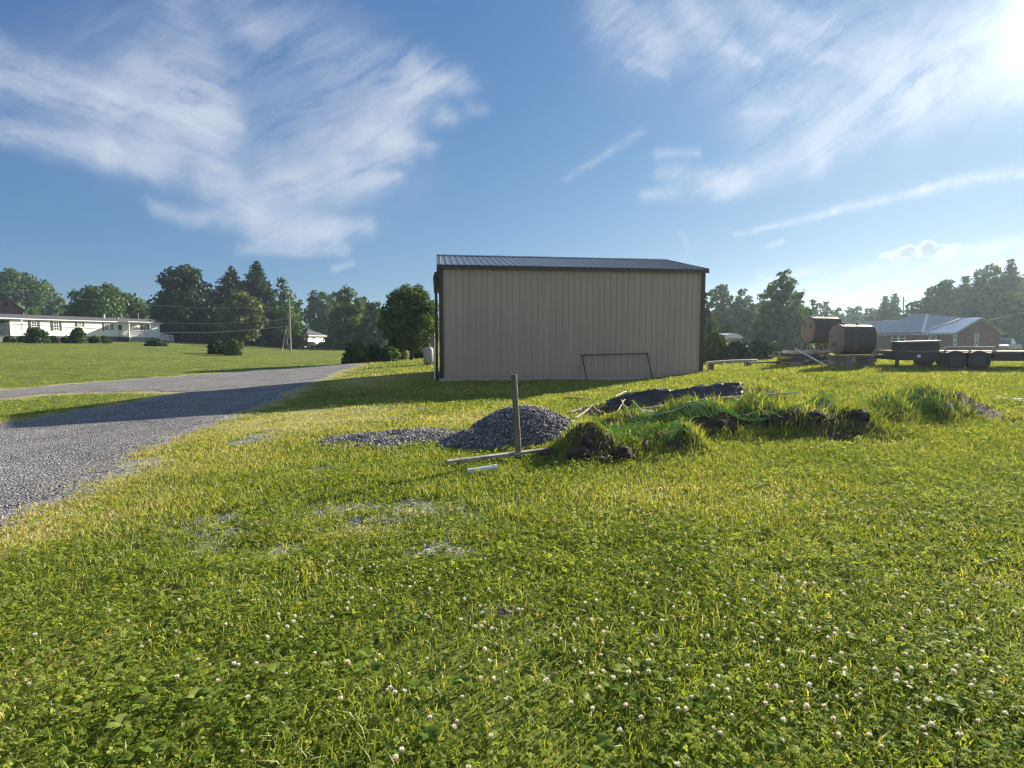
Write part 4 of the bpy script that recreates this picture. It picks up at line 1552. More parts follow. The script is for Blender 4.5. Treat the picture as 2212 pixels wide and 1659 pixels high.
# ------------------------------------------------------------------ vehicles
def vehicle(name, loc, rz, label, cat, kind, paint):
    """car, suv or pickup; x forward"""
    root = empty(name, loc, rz, label, cat, 'vehicles parked by the white house' if name != 'pickup_truck' or paint != 'grey_paint' else None)
    prof = {
        'suv': ([(-2.25, .45), (-2.28, .95), (-2.2, 1.05), (1.0, 1.02), (2.1, .86), (2.25, .6), (2.2, .42)], [(-2.15, 1.05), (-1.95, 1.62), (-.2, 1.68), (.35, 1.6), (1.05, 1.04)]),
        'car': ([(-2.2, .42), (-2.25, .8), (-2.1, .93), (.9, .90), (2.0, .76), (2.25, .55), (2.2, .38)], [(-1.7, .93), (-1.05, 1.38), (.05, 1.42), (.95, .92)]),
        'pickup': ([(-2.75, .55), (-2.75, 1.05), (1.1, 1.08), (2.5, .98), (2.65, .7), (2.6, .5)], [(-.65, 1.08), (-.55, 1.72), (.45, 1.75), (1.15, 1.1)]),
    }[kind]
    hw = .9
    m = MB()
    lower = prof[0]
    n = len(lower)
    vs = []
    for y, k in ((-hw, 1), (-hw * .96, 1.0), (hw * .96, 1.0), (hw, 1)):
        vs += [(x, y, z) for x, z in lower]
    m.prism(lower, -hw, hw)
    cab = prof[1]
    c = len(cab)
    lo = [(x, z) for x, z in cab]
    vs = [(x, -hw + .05 + max(0, z - .95) * .28, z) for x, z in lo] + [(x, hw - .05 - max(0, z - .95) * .28, z) for x, z in lo]
    m.add(vs, [tuple(range(c)), tuple(range(c, 2 * c))[::-1]] + [(i, i + c, (i + 1) % c + c, (i + 1) % c) for i in range(c)])
    m.build('body', MAT[paint], root)
    m = MB()
    zl, zt = cab[0][1] + .05, max(z for _, z in cab) - .1
    for sg in (-1, 1):
        y0, y1 = sg * (hw - .045 - max(0, zl - .95) * .28), sg * (hw - .045 - max(0, zt - .95) * .28)
        xa, xb, xc, xd = cab[0][0] + .18, cab[-1][0] - .25, cab[-2][0] - .08, cab[1][0] + .08
        m.add([(xa, y0, zl), (xb, y0, zl), (xc, y1, zt), (xd, y1, zt)], [(0, 1, 2, 3)])
    (xa, za), (xb, zb) = cab[-1], cab[-2]
    m.add([(xa + .02, -.7, za + .05), (xa + .02, .7, za + .05), (xb + .04, .62, zb - .05), (xb + .04, -.62, zb - .05)], [(0, 1, 2, 3)])
    (xa, za), (xb, zb) = cab[0], cab[1]
    m.add([(xa - .02, -.7, za + .06), (xa - .02, .7, za + .06), (xb - .02, .62, zb - .05), (xb - .02, -.62, zb - .05)], [(0, 1, 2, 3)])
    m.build('window', MAT['glass'], root)
    wb = 1.38 if kind != 'pickup' else 1.65
    for x in (-wb, wb):
        for sg in (-1, 1):
            m = MB().tube([(x, sg * (hw - .2), .34), (x, sg * (hw + .015), .34)], .34, 16)
            wh = m.build('wheel', MAT['tyre'], root)
            m = MB().tube([(x, sg * (hw - .1), .34), (x, sg * (hw + .022), .34)], .2, 12)
            m.build('rim', MAT['rim'], wh)
    for sg in (-1, 1):
        xf, zf = lower[-3][0] + .02, lower[-3][1] - .08
        m = MB().box(xf - .06, xf + .10, sg * .72 - .15, sg * .72 + .15, zf - .08, zf + .08)
        m.build('headlight', MAT['lamp_glass'], root)
        m = MB().box(lower[1][0] - .03, lower[1][0] + .03, sg * .78 - .08, sg * .78 + .08, .72, .95)
        m.build('tail_light', MAT['red_paint'], root)


def build_vehicles():
    for nm, px, dep, rz, lab, cat, kind, paint in (
            ('parked_car', 671, 119, R(60), 'maroon car parked nearest the white house wall', 'car', 'car', 'maroon_paint'),
            ('parked_suv', 694, 112, R(205), 'black estate car with bright wheels parked between two red vehicles', 'car', 'suv', 'black_paint'),
            ('pickup_truck', 716, 117, R(195), 'red pickup truck parked behind the black car', 'pickup', 'pickup', 'red_paint'),
            ('pickup_truck', 2172, 66, R(215), 'grey pickup truck parked past the brick house gable', 'pickup', 'pickup', 'grey_paint')):
        vehicle(nm, onground(px, dep, .02), rz, lab, cat, kind, paint)


# ------------------------------------------------------------------ oil tanks, lumber, trailer
def obround(w, h, n=10):
    r = w / 2
    pts = []
    for k in range(n + 1):
        a = math.pi * k / n
        pts.append((math.cos(a) * r, h / 2 - r + math.sin(a) * r))
    for k in range(n + 1):
        a = math.pi + math.pi * k / n
        pts.append((math.cos(a) * r, -(h / 2 - r) + math.sin(a) * r))
    return pts


def oil_tank(loc, rz, label, Lt=1.5, w=.70, h=1.1, legs=None):
    """obround steel tank; x along its length, front end at x=0; loc is the base of what it stands on"""
    root = empty('oil_tank', loc, rz, label, 'tank', 'old oil tanks')
    zc = h / 2 + (legs or 0)
    ol = obround(w, h)
    n = len(ol)
    m = MB()
    rings = [(.0, .965), (.03, 1.0), (Lt - .03, 1.0), (Lt, .965)]
    vs = [(x, y * k, zc + z * k) for x, k in rings for y, z in ol]
    fs = [(i * n + j, i * n + (j + 1) % n, (i + 1) * n + (j + 1) % n, (i + 1) * n + j) for i in range(3) for j in range(n)]
    m.add(vs, fs)
    m.build('shell', MAT['tank_steel'], root, smooth=False)
    for x, sg in ((0, -1), (Lt, 1)):
        m = MB()
        vs, fs = [], []
        for k, d in ((.965, 0), (.93, .028), (.6, .055), (.2, .07)):
            vs += [(x + sg * d, y * k, zc + z * k) for y, z in ol]
        for i in range(3):
            fs += [(i * n + j, i * n + (j + 1) % n, (i + 1) * n + (j + 1) % n, (i + 1) * n + j) for j in range(n)]
        fs.append(tuple(3 * n + j for j in range(n)))
        m.add(vs, fs)
        m.build('end_cap', MAT['tank_end'], root, smooth=True)
    for x in (.05, Lt * .5, Lt - .05):
        m = MB()
        m.add([(x + dx, y * 1.012, zc + z * 1.012) for dx in (-.012, .012) for y, z in ol], [(j, (j + 1) % n, n + (j + 1) % n, n + j) for j in range(n)])
        m.build('weld_seam', MAT['rust'], root)
    for x in (.3, Lt * .62):
        m = MB().tube([(x, 0, zc + h / 2 - .01), (x, 0, zc + h / 2 + .05)], .04)
        m.build('filler_pipe', MAT['rust'], root)
    if legs:
        for x in (.18, Lt - .2):
            for sg in (-1, 1):
                m = MB().bar((x, sg * w * .36, zc - h / 2 + .2), (x, sg * w * .42, 0), .05, .05)
                m.build('leg', MAT['rust'], root)
        for sg in (-1, 1):
            m = MB().bar((.18, sg * w * .4, legs - .02), (Lt - .2, sg * w * .42, .12), .035, .02)
            m.bar((Lt - .2, sg * w * .38, legs - .02), (.18, sg * w * .42, .12), .035, .02)
            m.build('brace', MAT['rust'], root)
    return root


def build_tanks():
    th = R(17)
    F0 = Vector((11.83, 20.33))
    gz = hz(*F0)
    # the nearer tank rests on stacked cinder blocks and short planks
    stack = .46
    ax = Vector((math.cos(th), math.sin(th)))
    ay = Vector((-ax.y, ax.x))
    oil_tank((F0.x, F0.y, gz + stack), th, 'rusty oval oil tank resting on cinder blocks')
    proto = None
    rows = [(.22, 0), (.22, 1), (1.28, 0), (1.28, 1)]
    for bx, lay in rows:
        for k in (-1, 0, 1):
            x, y = bx + random.gauss(0, .03) + (.1 if lay else 0), k * .21 + random.gauss(0, .012)
            c = F0 + ax * x + ay * y
            if proto is None:
                m = MB()
                for x0, x1 in ((-.2, -.165), (-.018, .018), (.165, .2)):
                    m.box(x0, x1, -.095, .095, 0, .195)
                m.box(-.165, -.018, -.095, -.062, .0, .195).box(.018, .165, -.095, -.062, 0, .195)
                m.box(-.165, -.018, .062, .095, .0, .195).box(.018, .165, .062, .095, 0, .195)
                o = proto = m.build('cinder_block', MAT['cinder'])
            else:
                o = proto.copy()
                COL.objects.link(o)
            o.location = (c.x, c.y, gz - .02 + lay * .2)
            o.rotation_euler = (0, 0, th + random.gauss(0, .06) + (R(90) if bx > 1 and lay == 0 else 0))
            tag(o, 'grey hollow cinder block in the stack under the lower rusty tank', 'cinder block', 'cinder blocks under the tank')
    for i, (y, l) in enumerate(((-.24, 1.75), (.02, 1.6), (.26, 1.7))):
        c = F0 + ax * .74 + ay * y
        m = MB().box(-l / 2, l / 2, -.07, .07, 0, .06)
        o = m.build('support_plank', MAT['dark_board'], loc=(c.x, c.y, gz - .02 + .4 + .002), rz=th)
        tag(o, 'grey plank laid across the cinder blocks under the lower rusty tank', 'plank', 'planks under the tank')
    b = P(1745, 741, 22.9)
    g2 = hz(b.x, b.y)
    oil_tank((b.x, b.y, g2 - .02), th + R(3), 'reddish oval oil tank raised on four braced steel legs', legs=max(.3, b.z - g2))
    # weathered lumber stack
    c0 = onground(1742, 22.3)
    n = 0
    for lay in range(8):
        z = hz(c0.x, c0.y) + .04 + lay * .072
        for k in range(4 if lay < 7 else 3):
            l = random.uniform(1.7, 2.6) * (1 - .03 * lay)
            x = c0.x + random.uniform(-.34, .30) - .015 * lay
            y = c0.y - .34 + k * .21 + random.uniform(-.02, .02)
            m = MB().box(-l / 2, l / 2, -.09, .09, 0, random.uniform(.03, .055))
            top = lay == 7 or (lay == 6 and k == 0)  # top layer takes the paler boards
            o = m.build('lumber_board', MAT['pale_board' if top else 'dark_board'], loc=(x, y, z), rz=R(8) + random.gauss(0, .05))
            o.rotation_euler.y = random.gauss(0, .012)
            tag(o, 'pale board lying on top of the lumber stack' if top else 'dark weathered board inside the lumber stack beside the tanks', 'board', 'pale top boards' if top else 'boards of the lumber stack')
    for i, (dx, dy, l, a, w) in enumerate(((-.55, -.75, 1.3, .5, .2), (.25, -.7, 1.1, -.6, .22), (.8, -.55, 1.0, .75, .16))):
        m = MB().box(-l / 2, l / 2, -w / 2, w / 2, 0, .04)
        o = m.build('scrap_board', MAT['dark_board'], loc=(c0.x + dx, c0.y + dy, hz(c0.x + dx, c0.y + dy) + .13), rz=a)
        o.rotation_euler.x = .35
        o.rotation_euler.y = random.uniform(-.22, .22)
        tag(o, ('dark scrap board slumped at the west corner of the lumber stack', 'dark scrap board tilted against the middle of the lumber stack', 'dark narrow scrap board beneath the raised tank')[i], 'board')
    a, b = P(1717, 753, 21.4), P(1787, 795, 20.6)
    b.z = hz(b.x, b.y) + .03
    o = MB().tube([a, b], .028).build('pole', MAT['pvc'])
    tag(o, 'long white pole leaning diagonally across the lumber stack', 'pole')
    a, b = P(1527, 783.5, 22.0), P(1624, 778.5, 23.0)
    o = MB().tube([a, a.lerp(b, .5) + Vector((0, 0, .02)), b], .05).build('steel_pipe', MAT['tan_wall'])
    tag(o, 'long pale pipe lying level between shed corner and lumber stack', 'pipe')
    for q in (.08, .9):
        c = a.lerp(b, q)
        g = hz(c.x, c.y)
        o = MB().box(-.10, .10, -.12, .12, 0, max(.1, c.z - .05 - g)).build('timber_block', MAT['dark_board'], loc=(c.x, c.y, g - .002))
        tag(o, 'short timber block propping the %s end of the long pipe' % ('shed' if q < .5 else 'lumber stack'), 'block')
    a, b = P(1618, 784, 22.4), P(1696, 781, 22.4)
    o = MB().bar(a, b, .14, .06).build('plank', MAT['dark_board'])
    tag(o, 'long dark plank jutting westward out of the lumber stack', 'plank')


def build_trailer():
    J = onground(1940, 19.5)
    ang = R(-12)
    root = empty('flatbed_trailer', (J.x, J.y, J.z), ang, 'black tandem axle equipment trailer standing on its front jack', 'trailer')
    gz0 = J.z
    # ground follows: deck level from the picture
    zd = P(1990, 760, 19.2).z - gz0
    L = 5.6
    x0 = .05
    m = MB()
    for y in (.0, 1.75):
        m.box(x0, L, y, y + .09, zd - .30, zd - .02)
    for k in range(9):
        x = x0 + .2 + k * .62
        m.box(x, x + .06, .09, 1.75, zd - .2, zd - .08)
    m.box(x0 - .0, x0 + .09, .09, 1.75, zd - .3, zd - .02)
    m.box(L - .09, L, .09, 1.75, zd - .3, zd - .02)
    m.build('chassis', MAT['trailer_black'], root)
    m = MB().box(x0 + .02, L - .02, .005, 1.835, zd - .018, zd + .025)
    m.build('deck', MAT['deck_plank'], root)
    m = MB()
    m.bar((x0, .05, zd - .2), (-.12, .82, zd - .2), .10, .16)
    m.bar((x0, 1.8, zd - .2), (-.12, .98, zd - .2), .10, .16)
    m.box(-.24, -.06, .8, 1.0, zd - .27, zd - .12)
    m.build('tongue', MAT['trailer_black'], root)
    m = MB().tube([(-.34, .9, zd - .18), (-.2, .9, zd - .18)], .05, 10)
    m.build('coupler', MAT['rust'], root)
    # jack at the near corner of the tongue
    m = MB().box(-.045, .045, -.06, .03, .10, zd + .26)
    m.tube([(-.02, -.015, zd + .26), (-.02, -.015, zd + .32), (-.2, -.03, zd + .33)], .02)
    m.box(-.1, .1, -.11, .08, .09, .108)
    m.build('jack', MAT['trailer_black'], root)
    # side box on the front of the deck
    m = MB().box(.06, 1.32, .06, .62, zd + .03, zd + .33)
    bx = m.build('tool_box', MAT['trailer_black'], root)
    m = MB()
    m.add([(.04, .03, zd + .335), (1.36, .03, zd + .375), (1.36, .65, zd + .375), (.04, .65, zd + .335), (.04, .03, zd + .355), (1.36, .03, zd + .40), (1.36, .65, zd + .40), (.04, .65, zd + .355)],
          [(0, 3, 2, 1), (4, 5, 6, 7), (0, 1, 5, 4), (1, 2, 6, 5), (2, 3, 7, 6), (3, 0, 4, 7)])
    m.build('lid', MAT['rim'], bx)
    # low side rail behind it
    m = MB()
    m.box(1.45, 2.95, .02, .06, zd + .15, zd + .19)
    for x in (1.46, 2.2, 2.9):
        m.box(x, x + .05, .02, .06, zd + .026, zd + .15)
    m.build('side_rail', MAT['rim'], root)
    m = MB().bar((3.0, .04, zd + .03), (2.95, .04, zd + .12), .03, .03)
    m.build('stake', MAT['rim'], root)
    # fender and wheels
    xw = 1.72
    for k in (0, 1):
        xc = xw + k * .70
        for y, sg in ((-.16, -1), (1.84, 1)):
            ww = Vector((xc, y, 0))
            r = .35
            w2 = root.matrix_basis if False else None
            gx = J.x + math.cos(ang) * xc - math.sin(ang) * y
            gy = J.y + math.sin(ang) * xc + math.cos(ang) * y
            zc = hz(gx, gy) - gz0 + r - .02
            ya, yb = (y, y + .16)
            m = MB().tube([(xc, ya, zc), (xc, ya + .02, zc), (xc, yb - .02, zc), (xc, yb, zc)], [r - .03, r, r, r - .03], 24)
            t = m.build('wheel', MAT['tyre'], root)
            m = MB().tube([(xc, ya - .006 if sg < 0 else yb - .05, zc), (xc, ya + .05 if sg < 0 else yb + .006, zc)], .19, 16)
            m.build('rim', MAT['trailer_black'], t)
    for y in (-.19, 1.82):
        m = MB().box(xw - .42, xw + .70 + .42, y, y + .19, zd - .045, zd - .02)
        m.box(xw - .44, xw - .42, y, y + .19, zd - .2, zd - .02).box(xw + 1.12, xw + 1.14, y, y + .19, zd - .2, zd - .02)
        m.build('fender', MAT['trailer_black'], root)
    for x, h in ((.55, .16), (.95, .1)):
        m = MB().tube([(x, .06, zd - .3), (x + .03, .05, zd - .3 - h)], .02, 6)
        m.build('safety_chain', MAT['rust'], root)
    m = MB().box(.62, .72, -.012, -.002, zd - .2, zd - .1)
    m.build('reflector', MAT['white_trim'], root)
    for k in range(8):
        x = .45 + k * .66
        MB().box(x, x + .07, -.045, -.003, zd - .13, zd - .03).build('stake_pocket', MAT['trailer_black'], root)
    m = MB().box(2.95, 3.2, -.012, -.002, zd - .16, zd - .07)
    m.build('tail_light', MAT['maroon_paint'], root)
    c = Vector((J.x, J.y - .03))
    o = MB().box(-.38, .38, -.1, .1, 0, .10).build('timber_block', MAT['dark_board'], loc=(c.x, c.y, J.z - .012), rz=ang)
    tag(o, 'dark timber beam lying under the foot of the trailer jack', 'block')


# ------------------------------------------------------------------ small things around the spoil mound
def build_debris():
    # leaning post
    b = G(1121, 996)
    t = P(1110, 809, b.y + .02)
    path = [b - Vector((0, 0, .15)), b.lerp(t, .33), b.lerp(t, .66), t]
    o = MB().tube(path, [.042, .040, .038, .037], 12).build('fence_post', MAT['weathered_post'])
    tag(o, 'weathered grey wooden post leaning slightly in front of the gravel heap', 'post')
    a, c = G(966, 1008), G(1186, 979)
    a.z += .06
    c.z += .05
    o = MB().bar(a, c, .09, .035).build('board', MAT['old_board'])
    tag(o, 'long pale wooden board lying in the grass across the post foot', 'board')
    a, c = G(1010, 1029), G(1071, 1021)
    a.z += .055
    c.z += .06
    m = MB().tube([a, c], .033, 12)
    o = m.build('plastic_pipe', MAT['white_plastic'])
    tag(o, 'short white plastic pipe lying in the grass near the post', 'pipe')
    d = (c - a).normalized()
    MB().tube([c - d * .03, c + d * .012], .039, 12).build('coupling', MAT['white_plastic'], o)
    # pipe end sticking out of the mound
    q = P(1440, 900, 9.0)
    e = P(1476, 906, 8.75)
    m = MB()
    n, r1, r2 = 16, .062, .052
    dirv = (e - q).normalized()
    sx = dirv.cross(Vector((0, 0, 1))).normalized()
    sy = sx.cross(dirv)
    vs = []
    for p, r in ((q - dirv * .5, r1), (e, r1), (e, r2), (q - dirv * .4, r2)):
        vs += [p + sx * math.cos(2 * math.pi * k / n) * r + sy * math.sin(2 * math.pi * k / n) * r for k in range(n)]
    m.add(vs, [(i * n + k, i * n + (k + 1) % n, (i + 1) * n + (k + 1) % n, (i + 1) * n + k) for i in range(3) for k in range(n)])
    o = m.build('drain_pipe', MAT['pvc'], smooth=False)
    tag(o, 'thick dirty white drain pipe end sticking out of the spoil mound', 'pipe')
    # long thin pole over the weeds
    a, c = P(1372, 885, 9.6), P(1660, 852, 10.0)
    mid = a.lerp(c, .55) + Vector((0, 0, .05))
    o = MB().tube([a - Vector((.5, -.1, .1)), a, mid, c, c + (c - mid) * .5], .016, 6).build('conduit', MAT['old_rope'])
    tag(o, 'thin pale conduit lying lengthwise over the weedy mound', 'conduit')
    # black plastic sheeting along the back of the mound
    rows = [(1310, 866, 878, 10.9), (1345, 852, 884, 11.0), (1390, 845, 880, 11.1), (1430, 838, 876, 11.2), (1455, 842, 872, 11.2), (1490, 836, 868, 11.3), (1540, 830, 864, 11.4), (1580, 825, 862, 11.5), (1605, 829, 862, 11.6)]
    V, F = [], []
    cols = 40
    nr = 9
    xs = np.interp(np.linspace(0, len(rows) - 1, cols), range(len(rows)), [r[0] for r in rows])
    tp = np.interp(np.linspace(0, len(rows) - 1, cols), range(len(rows)), [r[1] for r in rows])
    bt = np.interp(np.linspace(0, len(rows) - 1, cols), range(len(rows)), [r[2] for r in rows])
    dp = np.interp(np.linspace(0, len(rows) - 1, cols), range(len(rows)), [r[3] for r in rows])
    for i in range(cols):
        for k in range(nr):
            f = k / (nr - 1)
            p = P(xs[i], tp[i] + (bt[i] - tp[i]) * f, dp[i] - .35 * f + .06 * math.sin(i * 1.3 + k) + .04 * math.sin(i * .5 + 2.1 * k))
            p.z += random.gauss(0, .012)
            V.append(p)
    for i in range(cols - 1):
        for k in range(nr - 1):
            F.append((i * nr + k, i * nr + k + 1, (i + 1) * nr + k + 1, (i + 1) * nr + k))
    o = MB().add(V, F).build('plastic_sheet', MAT['black_tarp'], smooth=True)
    sol = o.modifiers.new('thickness', 'SOLIDIFY')
    sol.thickness = .006
    tag(o, 'crumpled black plastic sheet draped along the back of the mound', 'plastic sheet')
    # green garden netting tangled over the mound
    def netting(x0, y0, x1, y1, wide, cols_, rows_, lab):
        m = MB()
        grid = []
        for i in range(cols_):
            f = i / (cols_ - 1)
            cx, cy = x0 + (x1 - x0) * f, y0 + (y1 - y0) * f
            col = []
            for j in range(rows_):
                y = cy + wide * (j / (rows_ - 1) - .55) + .05 * math.sin(5 * f * 6.28) + random.gauss(0, .012)
                x = cx + .06 * math.sin(j * 1.1 + 9 * f) + random.gauss(0, .008)
                col.append(Vector((x, y, hz(x, y) + .06 + .045 * math.sin(7 * f + j) + .03 * math.sin(23 * f + 2 * j))))
            grid.append(col)
        for i in range(cols_):
            m.tube(grid[i], .0055, 3, False)
        for j in range(0, rows_, 2):
            m.tube([grid[i][j] for i in range(cols_)], .005, 3, False)
        o = m.build('garden_netting', MAT['net_green'])
        tag(o, lab, 'netting', 'green garden netting on the mound')
    netting(1.75, 8.35, 7.5, 9.95, 1.0, 180, 11, 'long green plastic garden netting tangled over the back of the mound')
    netting(1.05, 7.3, 2.35, 7.62, .62, 46, 8, 'short crumpled green netting over the near end of the mound beside the post')
    # cords trailing out of it
    cords = [([(1236, 912), (1280, 890), (1297, 897), (1330, 862), (1352, 850)], 'thick pale cord trailing from the gravel heap up to the black sheet', .017),
             ([(1225, 900), (1258, 888), (1290, 880)], 'short pale strap end beside the gravel heap', .02),
             ([(1330, 900), (1352, 872), (1362, 845)], 'tangled white twine over the western end of the black sheet', .008),
             ([(1335, 880), (1372, 875), (1400, 858), (1420, 846)], 'white twine lying along the black plastic sheet', .009),
             ([(1365, 873), (1400, 905), (1450, 900), (1490, 880)], 'looped yellowish cord hanging over the weeds', .008),
             ([(1340, 870), (1352, 895), (1372, 915)], 'yellowish cord dropping into the weeds below the sheet', .009),
             ([(1560, 850), (1575, 838), (1598, 832)], 'white cord at the eastern end of the black sheet', .009),
             ([(1545, 885), (1590, 905), (1640, 900), (1690, 912)], 'pale wavy cord over the bare soil of the mound', .008)]
    for pts, lab, r in cords:
        path = []
        for px, py in pts:
            g = G(px, py)
            g.y -= .04
            g.z += .04 + random.uniform(0, .07)
            path.append(g)
        fine = []
        for i in range(len(path) - 1):
            for k in range(5):
                fine.append(path[i].lerp(path[i + 1], k / 5) + Vector((random.gauss(0, .012), random.gauss(0, .012), random.gauss(0, .012))))
        fine.append(path[-1])
        o = MB().tube(fine, r, 6).build('cord', MAT['old_rope'], smooth=True)
        tag(o, lab, 'cord')
    # rusty beam beyond the heap
    a, c = G(1222, 862), G(1262, 865)
    a.z += .05
    c.z += .05
    o = MB().bar(a, c, .10, .02).bar(a - Vector((0, 0, .05)), c - Vector((0, 0, .05)), .02, .10).build('steel_beam', MAT['rust'])
    tag(o, 'short rusty steel beam lying behind the gravel heap', 'steel beam')
    # clods of soil
    for i, (px, py, r, lab) in enumerate(((1250, 985, .12, 'large dark clod of soil right behind the fallen board'), (1340, 985, .12, 'dark clod of soil with grass on its shaded side'), (1190, 985, .10, 'small earthy clod next to the post foot'),
                                          (1545, 915, .11, 'dark lump of soil below the drain pipe'), (1760, 905, .13, 'broad dark lump of bare soil on the mound'), (1850, 900, .12, 'dark lump of bare soil at the eastern end of the mound'))):
        g = G(px, py)
        bm = MB()
        V, F = [], []
        nu, nv = 14, 9
        for j in range(nv + 1):
            th = math.pi * j / nv
            for k in range(nu):
                a = 2 * math.pi * k / nu
                q = r * (1 + .5 * vnoise(np.array([math.cos(a) * math.sin(th) + i * 3]), np.array([math.sin(a) * math.sin(th) + math.cos(th)]), 2.4)[0] + .35 * vnoise(np.array([math.cos(a) * math.sin(th) * 2 + i * 5]), np.array([math.cos(th) * 2 + math.sin(a)]), 3.7)[0])
                V.append(g + Vector((math.cos(a) * math.sin(th) * q * 1.25, math.sin(a) * math.sin(th) * q, math.cos(th) * q * .8 + r * .12)))
        for j in range(nv):
            for k in range(nu):
                F.append((j * nu + k, (j + 1) * nu + k, (j + 1) * nu + (k + 1) % nu, j * nu + (k + 1) % nu))
        o = bm.add(V, F).build('soil_clod', MAT['soil'], smooth=True)
        tag(o, lab, 'soil clod')
    for i, (px, py, r) in enumerate(((1300, 1002, .07), (1268, 962, .09), (1395, 968, .07), (1480, 930, .08), (1510, 922, .06), (1600, 915, .09), (1655, 908, .08), (1705, 912, .09), (1800, 915, .08), (1905, 905, .10), (1945, 898, .08), (1980, 893, .08), (1870, 903, .10), (1420, 945, .06))):
        g = G(px, py)
        o = rocks('soil_clod', np.array([[g.x, g.y, g.z + r * .4]]), np.array([r]), MAT['soil'])
        tag(o, 'small dark soil clod tumbled along the front foot of the weedy mound', 'soil clod', 'small soil clods along the mound')
    # bark scrap in the near grass and rubble on the east side
    g = G(1641, 1051)
    o = MB().box(-.09, .09, -.025, .025, .01, .035).build('wood_scrap', MAT['dark_board'], loc=g, rz=.15)
    tag(o, 'small dark scrap of wood lying in the open grass', 'wood scrap')
    for px0, py0, px1, py1, w, lab in ((2124, 856, 2158, 861, .12, 'narrow pale board at the west edge of the rubble'), (2148, 862, 2206, 867, .26, 'wide bleached white board lying in the rubble'), (2182, 868, 2230, 871, .2, 'bleached board end leaving the rubble eastward')):
        a, c = G(px0, py0), G(px1, py1)
        a.z += .03
        c.z += .04
        o = MB().bar(a, c, w, .03).build('bleached_board', MAT['pale_board'])
        tag(o, lab, 'board')
    for px, py, r, lab in ((2046, 886, .09, 'jagged pale concrete chunk at the end of the mound'), (2058, 889, .06, 'small pale concrete chunk beside the jagged one'), (2118, 893, .06, 'flat pale stone in the bare soil strip'), (1571, 985, .045, 'small white stone in the grass before the mound')):
        g = G(px, py)
        rk = rocks('concrete_chunk', np.array([[g.x, g.y, g.z + r * .25]]), np.array([r]), MAT['boulder'])
        tag(rk, lab, 'rubble')
    for i, (px, dep, r, lab) in enumerate(((1566, 27, .11, 'pale boulder under the bushes nearest the shed corner'), (1586, 27, .14, 'reddish pale boulder beside the long pipe'), (1632, 29, .2, 'light angular boulder at the bush foot by the lumber stack'))):
        g = onground(px, dep)
        rk = rocks('boulder', np.array([[g.x, g.y, g.z + r * .4]]), np.array([r]), MAT['boulder'])
        tag(rk, lab, 'boulder')


def build_poles():
    b = onground(626.5, 70, -.3)
    top = P(624, 643, 70)
    root = empty('utility_pole', b, 0, 'tall bare wooden utility pole on the lawn by the dark trees', 'utility pole')
    m = MB().tube([(0, 0, 0), top - b], [.16, .11], 10)
    m.build('pole', MAT['pole_wood'], root)
    gb = onground(609, 69) - b
    m = MB().tube([gb, P(619, 705, 70) - b], .02, 6)
    m.tube([gb, gb.lerp(P(619, 705, 70) - b, .55)], .05, 8)
    m.build('guy_wire', MAT['guy_guard'], root)
    m = MB().box(-.14, .14, -.3, -.14, 1.2, 1.7)
    m.build('meter_box', MAT['dark_opening'], root)

    def wire(pts, r, lab):
        fine = []
        for i in range(len(pts) - 1):
            a, c = pts[i], pts[i + 1]
            for k in range(12):
                t = k / 12
                fine.append(a.lerp(c, t))
        fine.append(pts[-1])
        o = MB().tube(fine, r, 5).build('power_line', MAT['wire'])
        tag(o, lab, 'power line')
    wire([P(-120, 620, 78), P(175, 646, 76), P(328, 659, 74), P(440, 666, 72), P(624, 664, 70)], .022, 'topmost power line running level past the dark trees')
    wire([P(350, 698, 95), P(440, 699, 88), P(520, 697, 80), P(601, 691, 72), P(624, 687, 70)], .025, 'service wire from the mobile home corner to the pole')
    wire([P(-120, 692, 66), P(60, 702, 66), P(290, 715, 67), P(350, 718.5, 67.5), P(440, 719, 68), P(530, 714, 69), P(624, 704, 70)], .034, 'thick low cable sagging across the front of the mobile home')
    b = onground(1952, 100)
    top = P(1952, 641, 100)
    root = empty('utility_pole', b, 0, 'thin utility pole with crossarm rising behind the far trees', 'utility pole')
    MB().tube([(0, 0, 0), top - b], [.13, .09], 8).build('pole', MAT['pole_wood'], root)
    z = top.z - b.z
    MB().box(-.5, .5, -.05, .05, z - .8, z - .68).build('crossarm', MAT['pole_wood'], root)
    wire([P(2137, 691, 60), P(2175, 684, 52), P(2300, 655, 40)], .02, 'wire rising away from the brick house gable')


